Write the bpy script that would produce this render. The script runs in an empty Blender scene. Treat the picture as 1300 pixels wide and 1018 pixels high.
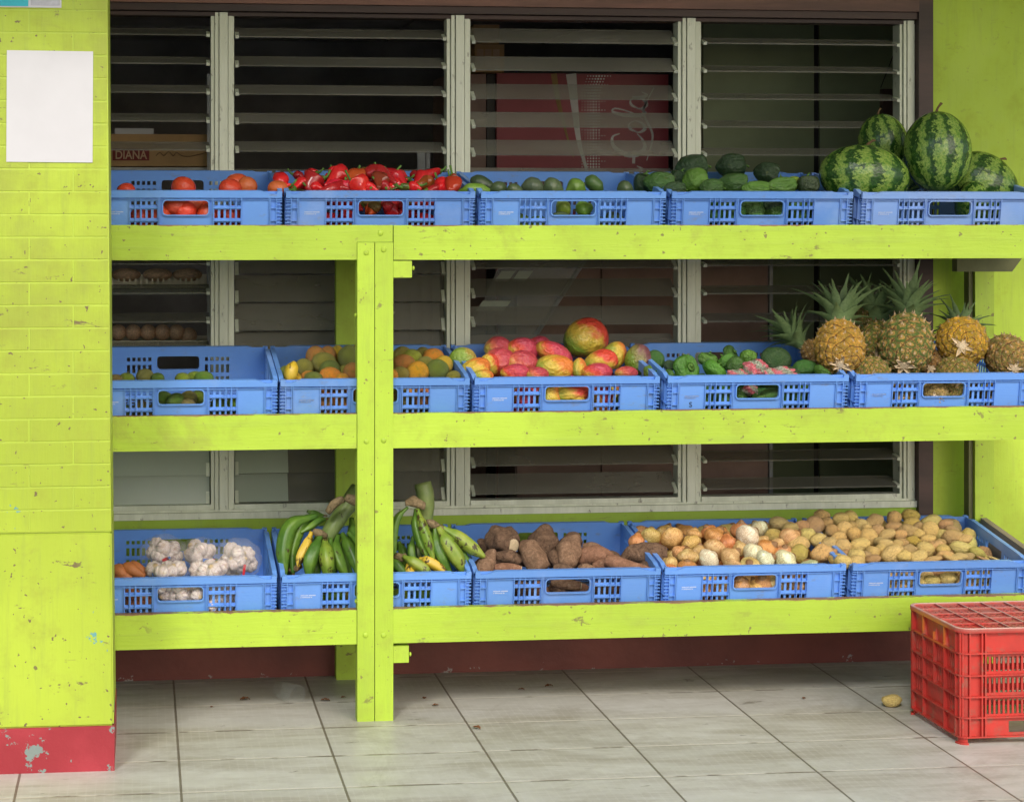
import bpy, bmesh, math, random
from mathutils import Vector, Matrix, noise, Euler
rnd = random.Random(7)
SC = bpy.context.scene
COL = SC.collection
R = math.radians
# ---------------------------------------------------------------- camera
F, PPX, PPY = 2400.0, 445.0, 283.0          # focal length and principal point in photo pixels (1300 wide)
PSI = math.atan(0.1106)
CAM = Vector((0.0, -5.882, 1.56))
cd = bpy.data.cameras.new('camera'); cam = bpy.data.objects.new('camera', cd); COL.objects.link(cam)
cam.location = CAM; cam.rotation_euler = (R(90), 0, -PSI)
cd.sensor_width = 36; cd.lens = F / 1300 * 36
cd.shift_x = (650 - PPX) / 1300; cd.shift_y = -(509 - PPY) / 1300
cd.clip_start = 0.05; cd.clip_end = 1000
SC.camera = cam
# ---------------------------------------------------------------- sky and sun (bright overcast)
SUN_EL, SUN_AZ = 38.0, -22.0                # sun behind the camera, a little to its left
w = bpy.data.worlds.new('World'); SC.world = w; w.use_nodes = True
wn = w.node_tree; bg = wn.nodes['Background']
sky = wn.nodes.new('ShaderNodeTexSky'); sky.sky_type = 'NISHITA'; sky.sun_disc = False
sky.sun_elevation = R(SUN_EL); sky.sun_rotation = R(180 + SUN_AZ); sky.air_density = 1.0; sky.dust_density = 3.0; sky.ozone_density = 1.0
wn.links.new(sky.outputs[0], bg.inputs[0]); bg.inputs[1].default_value = 0.15
sl = bpy.data.lights.new('sun', 'SUN'); sl.energy = 1.3; sl.angle = R(11); sl.color = (1, 0.96, 0.88)
so = bpy.data.objects.new('sun', sl); COL.objects.link(so)
so.rotation_euler = (R(90 - SUN_EL), 0, R(SUN_AZ))
SC.view_settings.view_transform = 'Standard'; SC.view_settings.look = 'None'
SC.view_settings.exposure = 0.44; SC.view_settings.gamma = 1
SC.cycles.max_bounces = 8; SC.cycles.transparent_max_bounces = 24

def W(px, py, Y):
    """world point on the plane Y seen at photo pixel (px, py)"""
    a = (px - PPX) / F
    dx = a * math.cos(PSI) + math.sin(PSI); dy = -a * math.sin(PSI) + math.cos(PSI); dz = -(py - PPY) / F
    t = (Y - CAM.y) / dy
    return Vector((CAM.x + dx * t, Y, CAM.z + dz * t))
def PM(px, Y):
    a = (px - PPX) / F
    return F / ((Y - CAM.y) / (-a * math.sin(PSI) + math.cos(PSI)))
def WX(px, Y): return W(px, 0, Y).x
def WZ(px, py, Y): return W(px, py, Y).z
# ---------------------------------------------------------------- object helpers
def tag(o, label=None, cat=None, group=None, kind=None):
    if label: o['label'] = label
    if cat: o['category'] = cat
    if group: o['group'] = group
    if kind: o['kind'] = kind
    return o
def empty(name, loc=(0, 0, 0), rot=(0, 0, 0), label=None, cat=None, group=None):
    o = bpy.data.objects.new(name, None); COL.objects.link(o); o.location = loc; o.rotation_euler = rot
    o.empty_display_size = 0.05
    return tag(o, label, cat, group)
def mesh_of(bm, name, smooth=False):
    me = bpy.data.meshes.new(name); bmesh.ops.recalc_face_normals(bm, faces=bm.faces[:]); bm.to_mesh(me); bm.free()
    if smooth:
        for p in me.polygons: p.use_smooth = True
    return me
def link(name, me, mat=None, parent=None, smooth=False):
    if isinstance(me, bmesh.types.BMesh): me = mesh_of(me, name, smooth)
    if mat and not me.materials: me.materials.append(mat)
    o = bpy.data.objects.new(name, me); COL.objects.link(o)
    if parent: o.parent = parent
    return o
def copy_tree(o, parent=None):
    c = o.copy(); COL.objects.link(c)
    if parent: c.parent = parent
    for ch in list(o.children): copy_tree(ch, c)
    return c
def box(bm, x0, x1, y0, y1, z0, z1, M=None):
    vs = [bm.verts.new((x, y, z)) for x in (x0, x1) for y in (y0, y1) for z in (z0, z1)]
    if M:
        for v in vs: v.co = M @ v.co
    for f in ((0, 1, 3, 2), (4, 6, 7, 5), (0, 4, 5, 1), (2, 3, 7, 6), (0, 2, 6, 4), (1, 5, 7, 3)):
        bm.faces.new([vs[i] for i in f])
    return vs
def bevel(bm, w=0.003, seg=2, ang=30):
    es = [e for e in bm.edges if len(e.link_faces) == 2 and e.calc_face_angle(0) > R(ang)]
    bmesh.ops.bevel(bm, geom=es, offset=w, segments=seg, profile=0.6, affect='EDGES')
def bbox_bm(x0, x1, y0, y1, z0, z1, w=0.003, seg=2):
    bm = bmesh.new(); box(bm, x0, x1, y0, y1, z0, z1); bevel(bm, w, seg); return bm
def tube(bm, pts, rads, seg=10, cap=True, sect=None, flat=1.0):
    pts = [Vector(p) for p in pts]; n = len(pts); rings = []
    if not hasattr(rads, '__len__'): rads = [rads] * n
    t0 = (pts[1] - pts[0]).normalized()
    up = Vector((0, 0, 1)) if abs(t0.z) < 0.9 else Vector((0, 1, 0))
    u = t0.cross(up).normalized(); v = u.cross(t0)
    for i, p in enumerate(pts):
        t = (pts[min(i + 1, n - 1)] - pts[max(i - 1, 0)]).normalized()
        u = (u - t * u.dot(t)).normalized(); v = t.cross(u)
        ring = []
        for k in range(seg):
            a = 2 * math.pi * k / seg; s = sect(a, i / (n - 1)) if sect else 1.0
            ring.append(bm.verts.new(p + (u * math.cos(a) + v * math.sin(a) * flat) * rads[i] * s))
        rings.append(ring)
    for i in range(n - 1):
        for k in range(seg):
            bm.faces.new((rings[i][k], rings[i][(k + 1) % seg], rings[i + 1][(k + 1) % seg], rings[i + 1][k]))
    if cap:
        bm.faces.new(rings[0][::-1]); bm.faces.new(rings[-1])
    return rings
def smooth_path(pts, n):
    """Catmull-Rom resample"""
    P = [Vector(p) for p in pts]; P = [P[0] * 2 - P[1]] + P + [P[-1] * 2 - P[-2]]
    out = []; m = len(P) - 3
    for i in range(n):
        s = i / (n - 1) * m; k = min(int(s), m - 1); t = s - k
        a, b, c, d = P[k:k + 4]
        out.append(0.5 * ((2 * b) + (c - a) * t + (2 * a - 5 * b + 4 * c - d) * t * t + (3 * b - a - 3 * c + d) * t ** 3))
    return out
def perf(bm, x0, x1, z0, z1, holes, th, M=None, ch=0.0):
    """upright sheet in the xz plane, y from 0 to th, with rectangular holes"""
    q = lambda a: round(a, 5)
    xs = sorted({q(x0), q(x1)} | {q(v) for h in holes for v in h[:2]}); zs = sorted({q(z0), q(z1)} | {q(v) for h in holes for v in h[2:4]})
    xs = [x for x in xs if x0 - 1e-6 <= x <= x1 + 1e-6]; zs = [z for z in zs if z0 - 1e-6 <= z <= z1 + 1e-6]
    V = {}
    def vert(i, j, s):
        if (i, j, s) not in V:
            c = Vector((xs[i], th * s, zs[j])); V[i, j, s] = bm.verts.new(M @ c if M else c)
        return V[i, j, s]
    def full(i, j):
        if not (0 <= i < len(xs) - 1 and 0 <= j < len(zs) - 1): return False
        cx = (xs[i] + xs[i + 1]) / 2; cz = (zs[j] + zs[j + 1]) / 2
        return not any(h[0] < cx < h[1] and h[2] < cz < h[3] for h in holes)
    for i in range(len(xs) - 1):
        for j in range(len(zs) - 1):
            if not full(i, j): continue
            bm.faces.new([vert(i, j, 0), vert(i + 1, j, 0), vert(i + 1, j + 1, 0), vert(i, j + 1, 0)])
            bm.faces.new([vert(i, j, 1), vert(i, j + 1, 1), vert(i + 1, j + 1, 1), vert(i + 1, j, 1)])
            for (di, dj, a, b) in ((-1, 0, (i, j), (i, j + 1)), (1, 0, (i + 1, j), (i + 1, j + 1)), (0, -1, (i, j), (i + 1, j)), (0, 1, (i, j + 1), (i + 1, j + 1))):
                if not full(i + di, j + dj):
                    bm.faces.new([vert(*a, 0), vert(*b, 0), vert(*b, 1), vert(*a, 1)])
# ---------------------------------------------------------------- material helpers
class NB:
    def __init__(s, name, rough=0.5, spec=0.5):
        s.m = bpy.data.materials.new(name); s.m.use_nodes = True; s.nt = s.m.node_tree
        s.b = s.nt.nodes['Principled BSDF']; s.b.inputs['Roughness'].default_value = rough
        s.b.inputs['Specular IOR Level'].default_value = spec
        s.out = s.nt.nodes['Material Output']
        tc = s.nt.nodes.new('ShaderNodeTexCoord'); s.obj = tc.outputs['Object']; s.gen = tc.outputs['Generated']
        oi = s.nt.nodes.new('ShaderNodeObjectInfo'); s.oi = oi; s.rand = oi.outputs['Random']; s.ocol = oi.outputs['Color']
    def n(s, t, ins=(), **kw):
        nd = s.nt.nodes.new('ShaderNode' + t)
        for k, v in kw.items(): setattr(nd, k, v)
        for k, v in (ins.items() if isinstance(ins, dict) else enumerate(ins)):
            s.set(nd.inputs[k], v)
        return nd
    def set(s, sock, v):
        if isinstance(v, bpy.types.NodeSocket): s.nt.links.new(v, sock)
        elif v is not None:
            if hasattr(v, '__len__') and len(v) == 3 and sock.type == 'RGBA': v = (*v, 1)
            sock.default_value = v
    def math(s, op, a, b=None, c=None, clamp=False):
        return s.n('Math', [a, b, c][: 3 if c is not None else (2 if b is not None else 1)], operation=op, use_clamp=clamp).outputs[0]
    def vm(s, op, a, b=None):
        nd = s.n('VectorMath', [a] + ([b] if b is not None else []), operation=op); return nd.outputs[0]
    def rcoord(s):
        o = s.n('CombineXYZ', [s.math('MULTIPLY', s.rand, 37.0), s.math('MULTIPLY', s.rand, 91.0), s.math('MULTIPLY', s.rand, 17.0)]).outputs[0]
        return s.vm('ADD', s.obj, o)
    def noise(s, scale, vec=None, detail=4, rough=0.55, dist=0.0, sc=None):
        v = vec if vec is not None else s.obj
        if sc: v = s.vm('MULTIPLY', v, sc)
        return s.n('TexNoise', {'Vector': v, 'Scale': scale, 'Detail': detail, 'Roughness': rough, 'Distortion': dist}).outputs[0]
    def ramp(s, f, a, b, lo=0.0, hi=1.0):
        return s.n('MapRange', {'Value': f, 'From Min': a, 'From Max': b, 'To Min': lo, 'To Max': hi}, interpolation_type='SMOOTHSTEP').outputs[0]
    def mix(s, f, a, b, mode='MIX'):
        nd = s.nt.nodes.new('ShaderNodeMix'); nd.data_type = 'RGBA'; nd.blend_type = mode; nd.clamp_factor = True
        s.set(nd.inputs[0], f); s.set(nd.inputs[6], a); s.set(nd.inputs[7], b); return nd.outputs[2]
    def xyz(s, v=None): return s.n('SeparateXYZ', [v if v is not None else s.obj]).outputs
    def bump(s, h, d=0.002, strength=1.0):
        nd = s.n('Bump', {'Height': h, 'Distance': d, 'Strength': strength}); s.set(s.b.inputs['Normal'], nd.outputs[0]); return nd
    def col(s, c): s.set(s.b.inputs['Base Color'], c); return s
    def rgh(s, c): s.set(s.b.inputs['Roughness'], c); return s
def v4(c): return (c[0], c[1], c[2], 1)

def paint_mat(name, col, raw_edge=False, chips=1.0, dark=(0.16, 0.12, 0.05), turq=False, rough=0.5):
    """old gloss paint over wood or masonry: faint drift, scuffs, small chips, raw top edge"""
    k = NB(name, rough); rc = k.rcoord()
    big = k.noise(1.3, rc, 3); c = k.mix(k.ramp(big, 0.3, 0.7), v4([x * 0.86 for x in col]), v4([min(1, x * 1.08) for x in col]))
    med = k.noise(9, rc, 5, 0.65); c = k.mix(k.ramp(med, 0.48, 0.75, 0, 0.5), c, v4((col[0] * 0.75, col[1] * 0.62, col[2] * 0.8 + 0.01)))
    scr = k.noise(26, rc, 6, 0.7, 0.4, sc=(0.45, 1, 1.0)); sel = k.noise(2.7, rc, 2)
    f = k.math('MULTIPLY', k.ramp(scr, 0.62, 0.67), k.ramp(sel, 0.42, 0.55))
    c = k.mix(k.math('MULTIPLY', f, 0.8 * chips, clamp=True), c, v4(dark))
    dots = k.noise(60, rc, 2, 0.5); c = k.mix(k.ramp(dots, 0.70, 0.73, 0, 0.8 * chips), c, v4(dark))
    if turq:
        t = k.noise(5.5, rc, 6, 0.75); z = k.xyz()[2]
        low = k.ramp(z, 1.0, 0.05, 0, 1.0)
        thr = k.math('ADD', t, k.math('MULTIPLY', low, 0.115))
        c = k.mix(k.ramp(thr, 0.715, 0.725), c, k.mix(k.ramp(k.noise(14, rc), .45, .55), (0.12, 0.33, 0.33, 1), (0.25, 0.26, 0.2, 1)))
        g = k.noise(3.2, rc, 6, 0.7); hi = k.ramp(z, 0.75, 1.5)
        xg = k.ramp(k.math('ADD', k.xyz()[0], k.math('MULTIPLY', g, 0.1)), 0.14, 0.27, 0, 0.6); c = k.mix(k.math('MULTIPLY', k.ramp(g, 0.42, 0.66, 0, 0.75), k.math('MAXIMUM', k.math('MULTIPLY', hi, 0.45), k.math('MULTIPLY', xg, hi))), c, (0.22, 0.20, 0.05, 1))
    if raw_edge:
        z = k.xyz()[2]; nz = k.noise(11, rc, 5, 0.75, sc=(0.5, 1, 1))
        e = k.math('ADD', z, k.math('MULTIPLY', nz, 0.026))
        c = k.mix(k.ramp(e, 0.0105, 0.0125), c, k.mix(k.noise(50, rc), (0.17, 0.085, 0.035, 1), (0.3, 0.17, 0.08, 1)))
    br = k.noise(5, rc, 6, 0.7, sc=((0.5, 1, 9) if raw_edge else (7, 1, 0.6))); c = k.mix(k.ramp(br, 0.5, 0.72, 0, 0.4), c, v4((col[0] * 0.72, col[1] * 0.70, col[2] + 0.015)))
    gm = k.noise(2.1, rc, 7, 0.75, 0.6); c = k.mix(k.ramp(gm, 0.56, 0.7, 0, 0.38 * min(1, chips)), c, (0.26, 0.24, 0.05, 1))
    k.col(c); k.rgh(k.ramp(med, 0.3, 0.8, rough - 0.1, rough + 0.2))
    h = k.math('ADD', k.math('ADD', k.noise(7, rc, 5), br), k.math('MULTIPLY', scr, -0.5)); k.bump(h, 0.0025, 0.6)
    return k.m

GREEN = (0.40, 0.575, 0.042)
MAT = {}
MAT['beam'] = paint_mat('lime_board_paint', GREEN, raw_edge=True)
MAT['post'] = paint_mat('lime_post_paint', GREEN, chips=1.0)
MAT['pillar'] = paint_mat('lime_masonry_paint', (0.40, 0.52, 0.038), turq=True, chips=1.3, rough=0.55)
MAT['mortar'] = paint_mat('lime_mortar_halo_paint', (0.46, 0.60, 0.06), chips=0.5)  # paler than the bricks, to paint a bright halo along the joints
MAT['wall'] = paint_mat('lime_wall_paint', (0.36, 0.54, 0.045), chips=0.35, rough=0.6)
MAT['sidewall'] = paint_mat('yellow_green_wall_paint', (0.48, 0.66, 0.055), chips=0.25, rough=0.6)

def red_band():
    k = NB('maroon_base_paint', 0.55); rc = k.rcoord()
    c = k.mix(k.ramp(k.noise(3, rc, 5), 0.35, 0.7), (0.135, 0.03, 0.022, 1), (0.21, 0.05, 0.035, 1))
    z = k.xyz()[2]
    p = k.math('ADD', k.noise(11, rc, 6, 0.7), k.ramp(z, 0.07, 0.0, 0, 0.13)); c = k.mix(k.ramp(p, 0.71, 0.73, 0, .8), c, (0.32, 0.3, 0.28, 1))
    k.col(c); k.bump(k.noise(20, rc, 5), 0.002); return k.m
MAT['red_band'] = red_band()
def pillar_red():
    k = NB('red_base_paint', 0.5); rc = k.rcoord()
    c = k.mix(k.ramp(k.noise(4, rc, 5), 0.35, 0.7), (0.30, 0.02, 0.03, 1), (0.40, 0.035, 0.05, 1))
    p = k.noise(10, rc, 6, 0.75); c = k.mix(k.ramp(p, 0.6, 0.62), c, (0.2, 0.25, 0.23, 1)); k.col(c); k.bump(p, 0.002); return k.m
MAT['pillar_red'] = pillar_red()
def wood_raw():
    k = NB('weathered_wood', 0.75); rc = k.rcoord()
    g = k.noise(8, rc, 6, 0.65, 0.6, sc=(1, 0.12, 1)); k.col(k.mix(k.ramp(g, 0.3, 0.7), (0.16, 0.13, 0.09, 1), (0.36, 0.31, 0.23, 1))); k.bump(g, 0.002); return k.m
MAT['raw'] = wood_raw()
def wood_dark():
    k = NB('dark_brown_timber', 0.5); rc = k.rcoord()
    g = k.noise(6, rc, 6, 0.65, 0.6, sc=(0.15, 1, 1)); k.col(k.mix(k.ramp(g, 0.3, 0.7), (0.032, 0.018, 0.016, 1), (0.085, 0.045, 0.036, 1))); k.bump(g, 0.002); return k.m
MAT['timber'] = wood_dark()
def wood_lintel():
    k = NB('brown_lintel_paint', 0.5); rc = k.rcoord()
    g = k.noise(3, rc, 6, 0.65, 0.4, sc=(0.2, 1, 3)); k.col(k.mix(k.ramp(g, 0.35, 0.65), (0.1, 0.05, 0.038, 1), (0.26, 0.12, 0.085, 1))); k.bump(g, 0.002); return k.m
MAT['lintel'] = wood_lintel()
def alu():
    k = NB('pale_green_aluminium', 0.45); rc = k.rcoord()
    g = k.noise(5, rc, 6, 0.7, sc=(3, 3, 0.3)); c = k.mix(k.ramp(g, 0.35, 0.7), (0.62, 0.66, 0.53, 1), (0.78, 0.82, 0.68, 1))
    d = k.noise(24, rc, 5, 0.7, sc=(1.5, 1, .6)); c = k.mix(k.ramp(d, 0.6, 0.7, 0, 0.7), c, (0.12, 0.11, 0.08, 1))
    k.col(c); k.b.inputs['Metallic'].default_value = 0.15; k.bump(d, 0.0008); return k.m
MAT['alu'] = alu()
def louvre():
    k = NB('dusty_smoked_glass', 0.22, 0.6); rc = k.rcoord()
    d = k.noise(3, rc, 5, 0.6, sc=(0.4, 1, 1)); k.col(k.mix(d, (0.32, 0.32, 0.27, 1), (0.52, 0.50, 0.42, 1)))
    tr = k.n('BsdfTransparent', {'Color': (0.78, 0.78, 0.74, 1)})
    mx = k.n('MixShader', [k.ramp(d, 0.3, 0.7, 0.28, 0.46), tr.outputs[0], k.b.outputs[0]]); k.set(k.out.inputs[0], mx.outputs[0]); return k.m
MAT['louvre'] = louvre()
def clear(name, col=(0.9, 0.95, 0.93), fac=0.15, rough=0.08):
    k = NB(name, rough, 0.6); k.col((0.8, 0.85, 0.85, 1)); tr = k.n('BsdfTransparent', {'Color': v4(col)})
    mx = k.n('MixShader', [fac, tr.outputs[0], k.b.outputs[0]]); k.set(k.out.inputs[0], mx.outputs[0]); return k.m
MAT['clear'] = clear('clear_plastic', fac=0.2); MAT['cupclear'] = clear('thin_clear_plastic', (0.97, 0.98, 0.97), 0.07)
def plastic(name, col, var=0.12, rough=0.42, dirt=(0.2, 0.18, 0.15), dirtamt=0.25):
    k = NB(name, rough); rc = k.rcoord()
    c = k.mix(1.0, k.mix(k.rand, v4([x * (1 - var * .4) for x in col]), v4([min(1, x * (1 + var * .4)) for x in col])), k.ocol, 'MULTIPLY')
    n1 = k.noise(6, rc, 5, 0.65); c = k.mix(k.ramp(n1, 0.45, 0.8, 0, 0.35), c, v4([x * 0.7 for x in col]))
    n2 = k.noise(40, rc, 5, 0.7, sc=(0.4, 1, 1)); c = k.mix(k.ramp(n2, 0.57, 0.72, 0, dirtamt), c, v4(dirt)); n3 = k.noise(3.5, rc, 6, 0.7); c = k.mix(k.ramp(n3, 0.5, 0.75, 0, 0.4), c, v4([min(1, x * .7 + .22) for x in col]))
    k.col(c); k.rgh(k.ramp(n1, 0.3, 0.8, rough - .08, rough + 0.2)); k.bump(n2, 0.0006, 0.5); return k.m
MAT['blue'] = plastic('blue_crate_plastic', (0.125, 0.30, 0.74), dirtamt=0.4)
MAT['bluepale'] = plastic('faded_blue_crate_plastic', (0.19, 0.34, 0.72))
MAT['print'] = plastic('pale_print', (0.5, 0.6, 0.8), 0)
def redplastic():
    k = NB('worn_red_crate_plastic', 0.5); rc = k.rcoord(); s = k.xyz()
    n1 = k.noise(7, rc, 5, 0.65); c = k.mix(k.ramp(n1, 0.35, 0.75), (0.54, 0.035, 0.025, 1), (0.36, 0.035, 0.025, 1))
    n2 = k.noise(5, rc, 6, 0.7)
    m = k.math('MULTIPLY', k.ramp(s[0], 0.012, 0.002), k.ramp(k.math('ADD', s[2], k.math('MULTIPLY', n2, 0.1)), 0.30, 0.335))
    c = k.mix(k.math('MULTIPLY', m, k.ramp(k.math('ABSOLUTE', k.math('SUBTRACT', s[1], 0.19)), .16, .09)), c, (0.62, 0.16, 0.03, 1))
    d = k.noise(22, rc, 6, 0.72); c = k.mix(k.ramp(d, 0.5, 0.7, 0, 0.75), c, (0.24, 0.12, 0.08, 1))
    top = k.math('MULTIPLY', k.ramp(s[2], 0.335, 0.345), k.ramp(n2, 0.36, 0.6, 0.1, 0.8)); c = k.mix(top, c, (0.36, 0.15, 0.12, 1)); c = k.mix(k.math('MULTIPLY', k.ramp(s[2], 0.3462, 0.3468), k.ramp(n2, 0.3, 0.55, 0.2, 0.9)), c, (0.62, 0.42, 0.36, 1))
    k.col(c); k.bump(d, 0.001, 0.6); return k.m
MAT['red'] = redplastic()
def plain(name, col, rough=0.6, var=0.15, scale=8, spec=0.4):
    k = NB(name, rough, spec); rc = k.rcoord()
    g = k.noise(scale, rc, 5, 0.6); k.col(k.mix(k.ramp(g, 0.3, 0.7), v4([x * (1 - var) for x in col]), v4([min(1, x * (1 + var)) for x in col]))); k.bump(g, 0.001, 0.4); return k.m
MAT['paper'] = plain('white_paper', (0.60, 0.60, 0.62), 0.6, 0.02)
MAT['turq'] = plain('turquoise_print', (0.02, 0.38, 0.45), 0.4, 0.05)
MAT['greyprint'] = plain('grey_print', (0.45, 0.46, 0.5), 0.5, 0.1, 60)
MAT['room'] = plain('dark_room_paint', (0.34, 0.33, 0.345), 0.7, 0.3, 2)
MAT['ceil'] = plain('grey_ceiling_panel', (0.5, 0.48, 0.5), 0.7, 0.3, 2)
MAT['olive'] = plain('olive_panel_paint', (0.25, 0.30, 0.17), 0.6, 0.15, 2)
MAT['seam'] = plain('black_seam', (0.008, 0.008, 0.008), 0.6)
MAT['brown'] = plain('brown_laminate', (0.27, 0.17, 0.14), 0.5, 0.2, 5)
MAT['palegreen'] = plain('pale_green_enamel', (0.42, 0.5, 0.42), 0.35, 0.08, 2)
MAT['card'] = plain('brown_cardboard', (0.42, 0.26, 0.12), 0.8, 0.1, 12)
MAT['cardred'] = plain('dark_red_print', (0.18, 0.02, 0.02), 0.7, 0.1)
MAT['cardtext'] = plain('pale_carton_print', (0.5, 0.34, 0.22), 0.7, 0.1)
MAT['cardink'] = plain('dark_carton_ink', (0.07, 0.03, 0.02), 0.7, 0.1)
MAT['cooler'] = plain('wine_red_cooler_panel', (0.36, 0.04, 0.065), 0.35, 0.15, 3)
MAT['coolertext'] = plain('white_cooler_print', (0.85, 0.82, 0.8), 0.5, 0.1)
MAT['coolergold'] = plain('gold_cooler_print', (0.35, 0.2, 0.06), 0.5, 0.1)
MAT['black'] = plain('black_metal', (0.015, 0.015, 0.015), 0.4, 0.2)
MAT['steel'] = plain('grey_steel', (0.35, 0.37, 0.38), 0.35, 0.15, 20)
MAT['tray'] = plain('beige_tray_plastic', (0.85, 0.8, 0.66), 0.5, 0.1)
MAT['bun'] = plain('brown_crust', (0.72, 0.5, 0.36), 0.6, 0.25, 5)
MAT['oliveboard'] = plain('shaded_olive_board', (0.13, 0.14, 0.06), 0.6, 0.2, 6)  # olive darkened by shade put into the colour
MAT['lit_tint'] = plain('lit_tint_glass', (0.44, 0.50, 0.41), 0.25, 0.06, 2)  # pale tone of a lit panel behind, painted on clear blades
MAT['leafdry'] = plain('dry_leaf', (0.16, 0.06, 0.02), 0.8, 0.4, 30)
MAT['plaster'] = plain('off_white_soffit', (0.7, 0.7, 0.62), 0.8, 0.05, 3)
def tiles():
    k = NB('grey_floor_tile', 0.42); s = k.xyz()
    tx, ty = 0.4505, 0.309
    X0 = W(224.7, 929, 0)                        # a joint seen in the photo, taken down to the floor
    t = (0 - CAM.z) / (W(224.7, 929, 0).z - CAM.z); jx = CAM.x + (X0.x - CAM.x) * t
    t2 = (0 - CAM.z) / (W(600, 886, 0).z - CAM.z); jy = CAM.y + (0 - CAM.y) * t2
    u = k.math('DIVIDE', k.math('SUBTRACT', s[0], jx), tx); v = k.math('DIVIDE', k.math('SUBTRACT', s[1], jy), ty)
    fu = k.math('ABSOLUTE', k.math('SUBTRACT', k.math('FRACT', k.math('ADD', u, 100.5)), 0.5)); fv = k.math('ABSOLUTE', k.math('SUBTRACT', k.math('FRACT', k.math('ADD', v, 100.5)), 0.5))
    cell = k.n('CombineXYZ', [k.math('FLOOR', k.math('ADD', u, 100.0)), k.math('FLOOR', k.math('ADD', v, 100.0)), 0.0]).outputs[0]
    wn_ = k.n('TexWhiteNoise', {0: cell}, noise_dimensions='3D').outputs[0]
    c = k.mix(wn_, (0.50, 0.495, 0.45, 1), (0.60, 0.595, 0.55, 1))
    st = k.noise(5, None, 6, 0.7, 0.3, sc=(0.25, 1, 1)); c = k.mix(k.ramp(st, 0.42, 0.68, 0, 0.8), c, (0.31, 0.285, 0.22, 1))
    # faint woven relief of the tile, little dashes in both directions
    wv = k.math('MULTIPLY', k.math('SINE', k.math('MULTIPLY', s[0], 125.0)), k.math('SINE', k.math('MULTIPLY', s[1], 80.0)))
    c = k.mix(k.ramp(k.math('ABSOLUTE', wv), 0.2, 0.05, 0, 0.28), c, (0.62, 0.61, 0.57, 1))
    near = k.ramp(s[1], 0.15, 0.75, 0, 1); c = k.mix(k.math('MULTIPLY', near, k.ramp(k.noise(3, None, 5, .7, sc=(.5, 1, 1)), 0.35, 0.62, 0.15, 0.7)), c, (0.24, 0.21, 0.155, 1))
    dk = k.noise(16, None, 6, 0.75, 0.5, sc=(0.4, 1, 1)); c = k.mix(k.ramp(dk, 0.63, 0.70, 0, 0.75), c, (0.07, 0.05, 0.035, 1)); c = k.mix(k.ramp(k.noise(2.2, None, 6, 0.75, 1.0), 0.5, 0.68, 0, 0.4), c, (0.24, 0.215, 0.165, 1))
    gx = k.ramp(k.math('ADD', fu, k.math('MULTIPLY', k.noise(30), 0.003)), 0.0105, 0.0075); gy = k.ramp(fv, 0.024, 0.015)
    c = k.mix(k.math('MULTIPLY', gy, 0.75), c, (0.60, 0.57, 0.50, 1)); c = k.mix(k.math('MULTIPLY', gy, k.ramp(k.noise(5), .52, .6, 0, .8)), c, (0.1, 0.075, 0.05, 1))
    c = k.mix(k.ramp(k.noise(9, None, 4, .7), .3, .6, 0, .25), c, (0.36, 0.34, 0.28, 1)); c = k.mix(k.math('MULTIPLY', gx, 0.85), c, (0.13, 0.105, 0.075, 1)); k.col(c)
    k.rgh(k.ramp(st, 0.3, 0.7, 0.32, 0.6))
    h = k.math('ADD', k.math('MULTIPLY', k.math('MAXIMUM', gx, gy), -1.0), k.math('ADD', k.math('MULTIPLY', wv, 0.12), k.math('MULTIPLY', st, 0.2))); k.bump(h, 0.002, 0.7)
    return k.m
MAT['tiles'] = tiles()
MAT['asphalt'] = plain('street_asphalt', (0.16, 0.155, 0.145), 0.85, 0.2, 30)
# ---- produce
def produce(name, rough=0.45, ns=2.2, lo=0.7, hi=1.15, spots=None, spotcol=(0.05, 0.03, 0.01), bump=0.03, bs=6, mott=None, mottamt=0.5, spec=0.5, coat=0):
    k = NB(name, rough, spec); rc = k.rcoord()
    g = k.noise(ns, rc, 5, 0.6); c = k.mix(g, k.mix(1.0, k.ocol, (lo, lo, lo, 1), 'MULTIPLY'), k.mix(1.0, k.ocol, (hi, hi, hi, 1), 'MULTIPLY'))
    if mott: c = k.mix(k.ramp(k.noise(ns * 1.6, rc, 4, .6), 0.48, 0.66, 0, mottamt), c, v4(mott))
    if spots: c = k.mix(k.ramp(k.noise(spots, rc, 3, 0.6), 0.66, 0.72, 0, 0.75), c, v4(spotcol))
    k.col(c); k.bump(k.noise(bs, rc, 5, 0.6), bump, 0.6)
    if coat: k.b.inputs['Coat Weight'].default_value = coat; k.b.inputs['Coat Roughness'].default_value = 0.12
    return k.m
MAT['potato'] = produce('potato_skin', 0.42, 2.5, 0.8, 1.15, spots=6, spotcol=(0.16, 0.09, 0.035), mott=(0.36, 0.22, 0.09), mottamt=0.4)
MAT['tomato'] = produce('tomato_skin', 0.22, 1.2, 0.85, 1.1, bump=0.01, bs=2)
MAT['citrus'] = produce('citrus_skin', 0.4, 1.5, 0.7, 1.2, spots=6, spotcol=(0.1, 0.07, 0.02), mott=(0.16, 0.17, 0.03), mottamt=0.5, bump=0.02, bs=28)
MAT['pepper'] = produce('pepper_skin', 0.18, 1.6, 0.65, 1.15, bump=0.02, bs=2.5)
MAT['gpepper'] = produce('green_pepper_skin', 0.24, 1.6, 0.6, 1.25, bump=0.03, bs=2.5, spots=4, spotcol=(0.12, 0.13, 0.03))
MAT['cuke'] = produce('squash_skin', 0.35, 3, 0.75, 1.2, bump=0.02, bs=9, mott=(0.14, 0.19, 0.08), mottamt=0.35)
MAT['stem'] = plain('green_stem', (0.09, 0.2, 0.03), 0.6, 0.3, 30)
MAT['drystem'] = plain('dry_stem', (0.15, 0.09, 0.04), 0.8, 0.3, 30)
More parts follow.
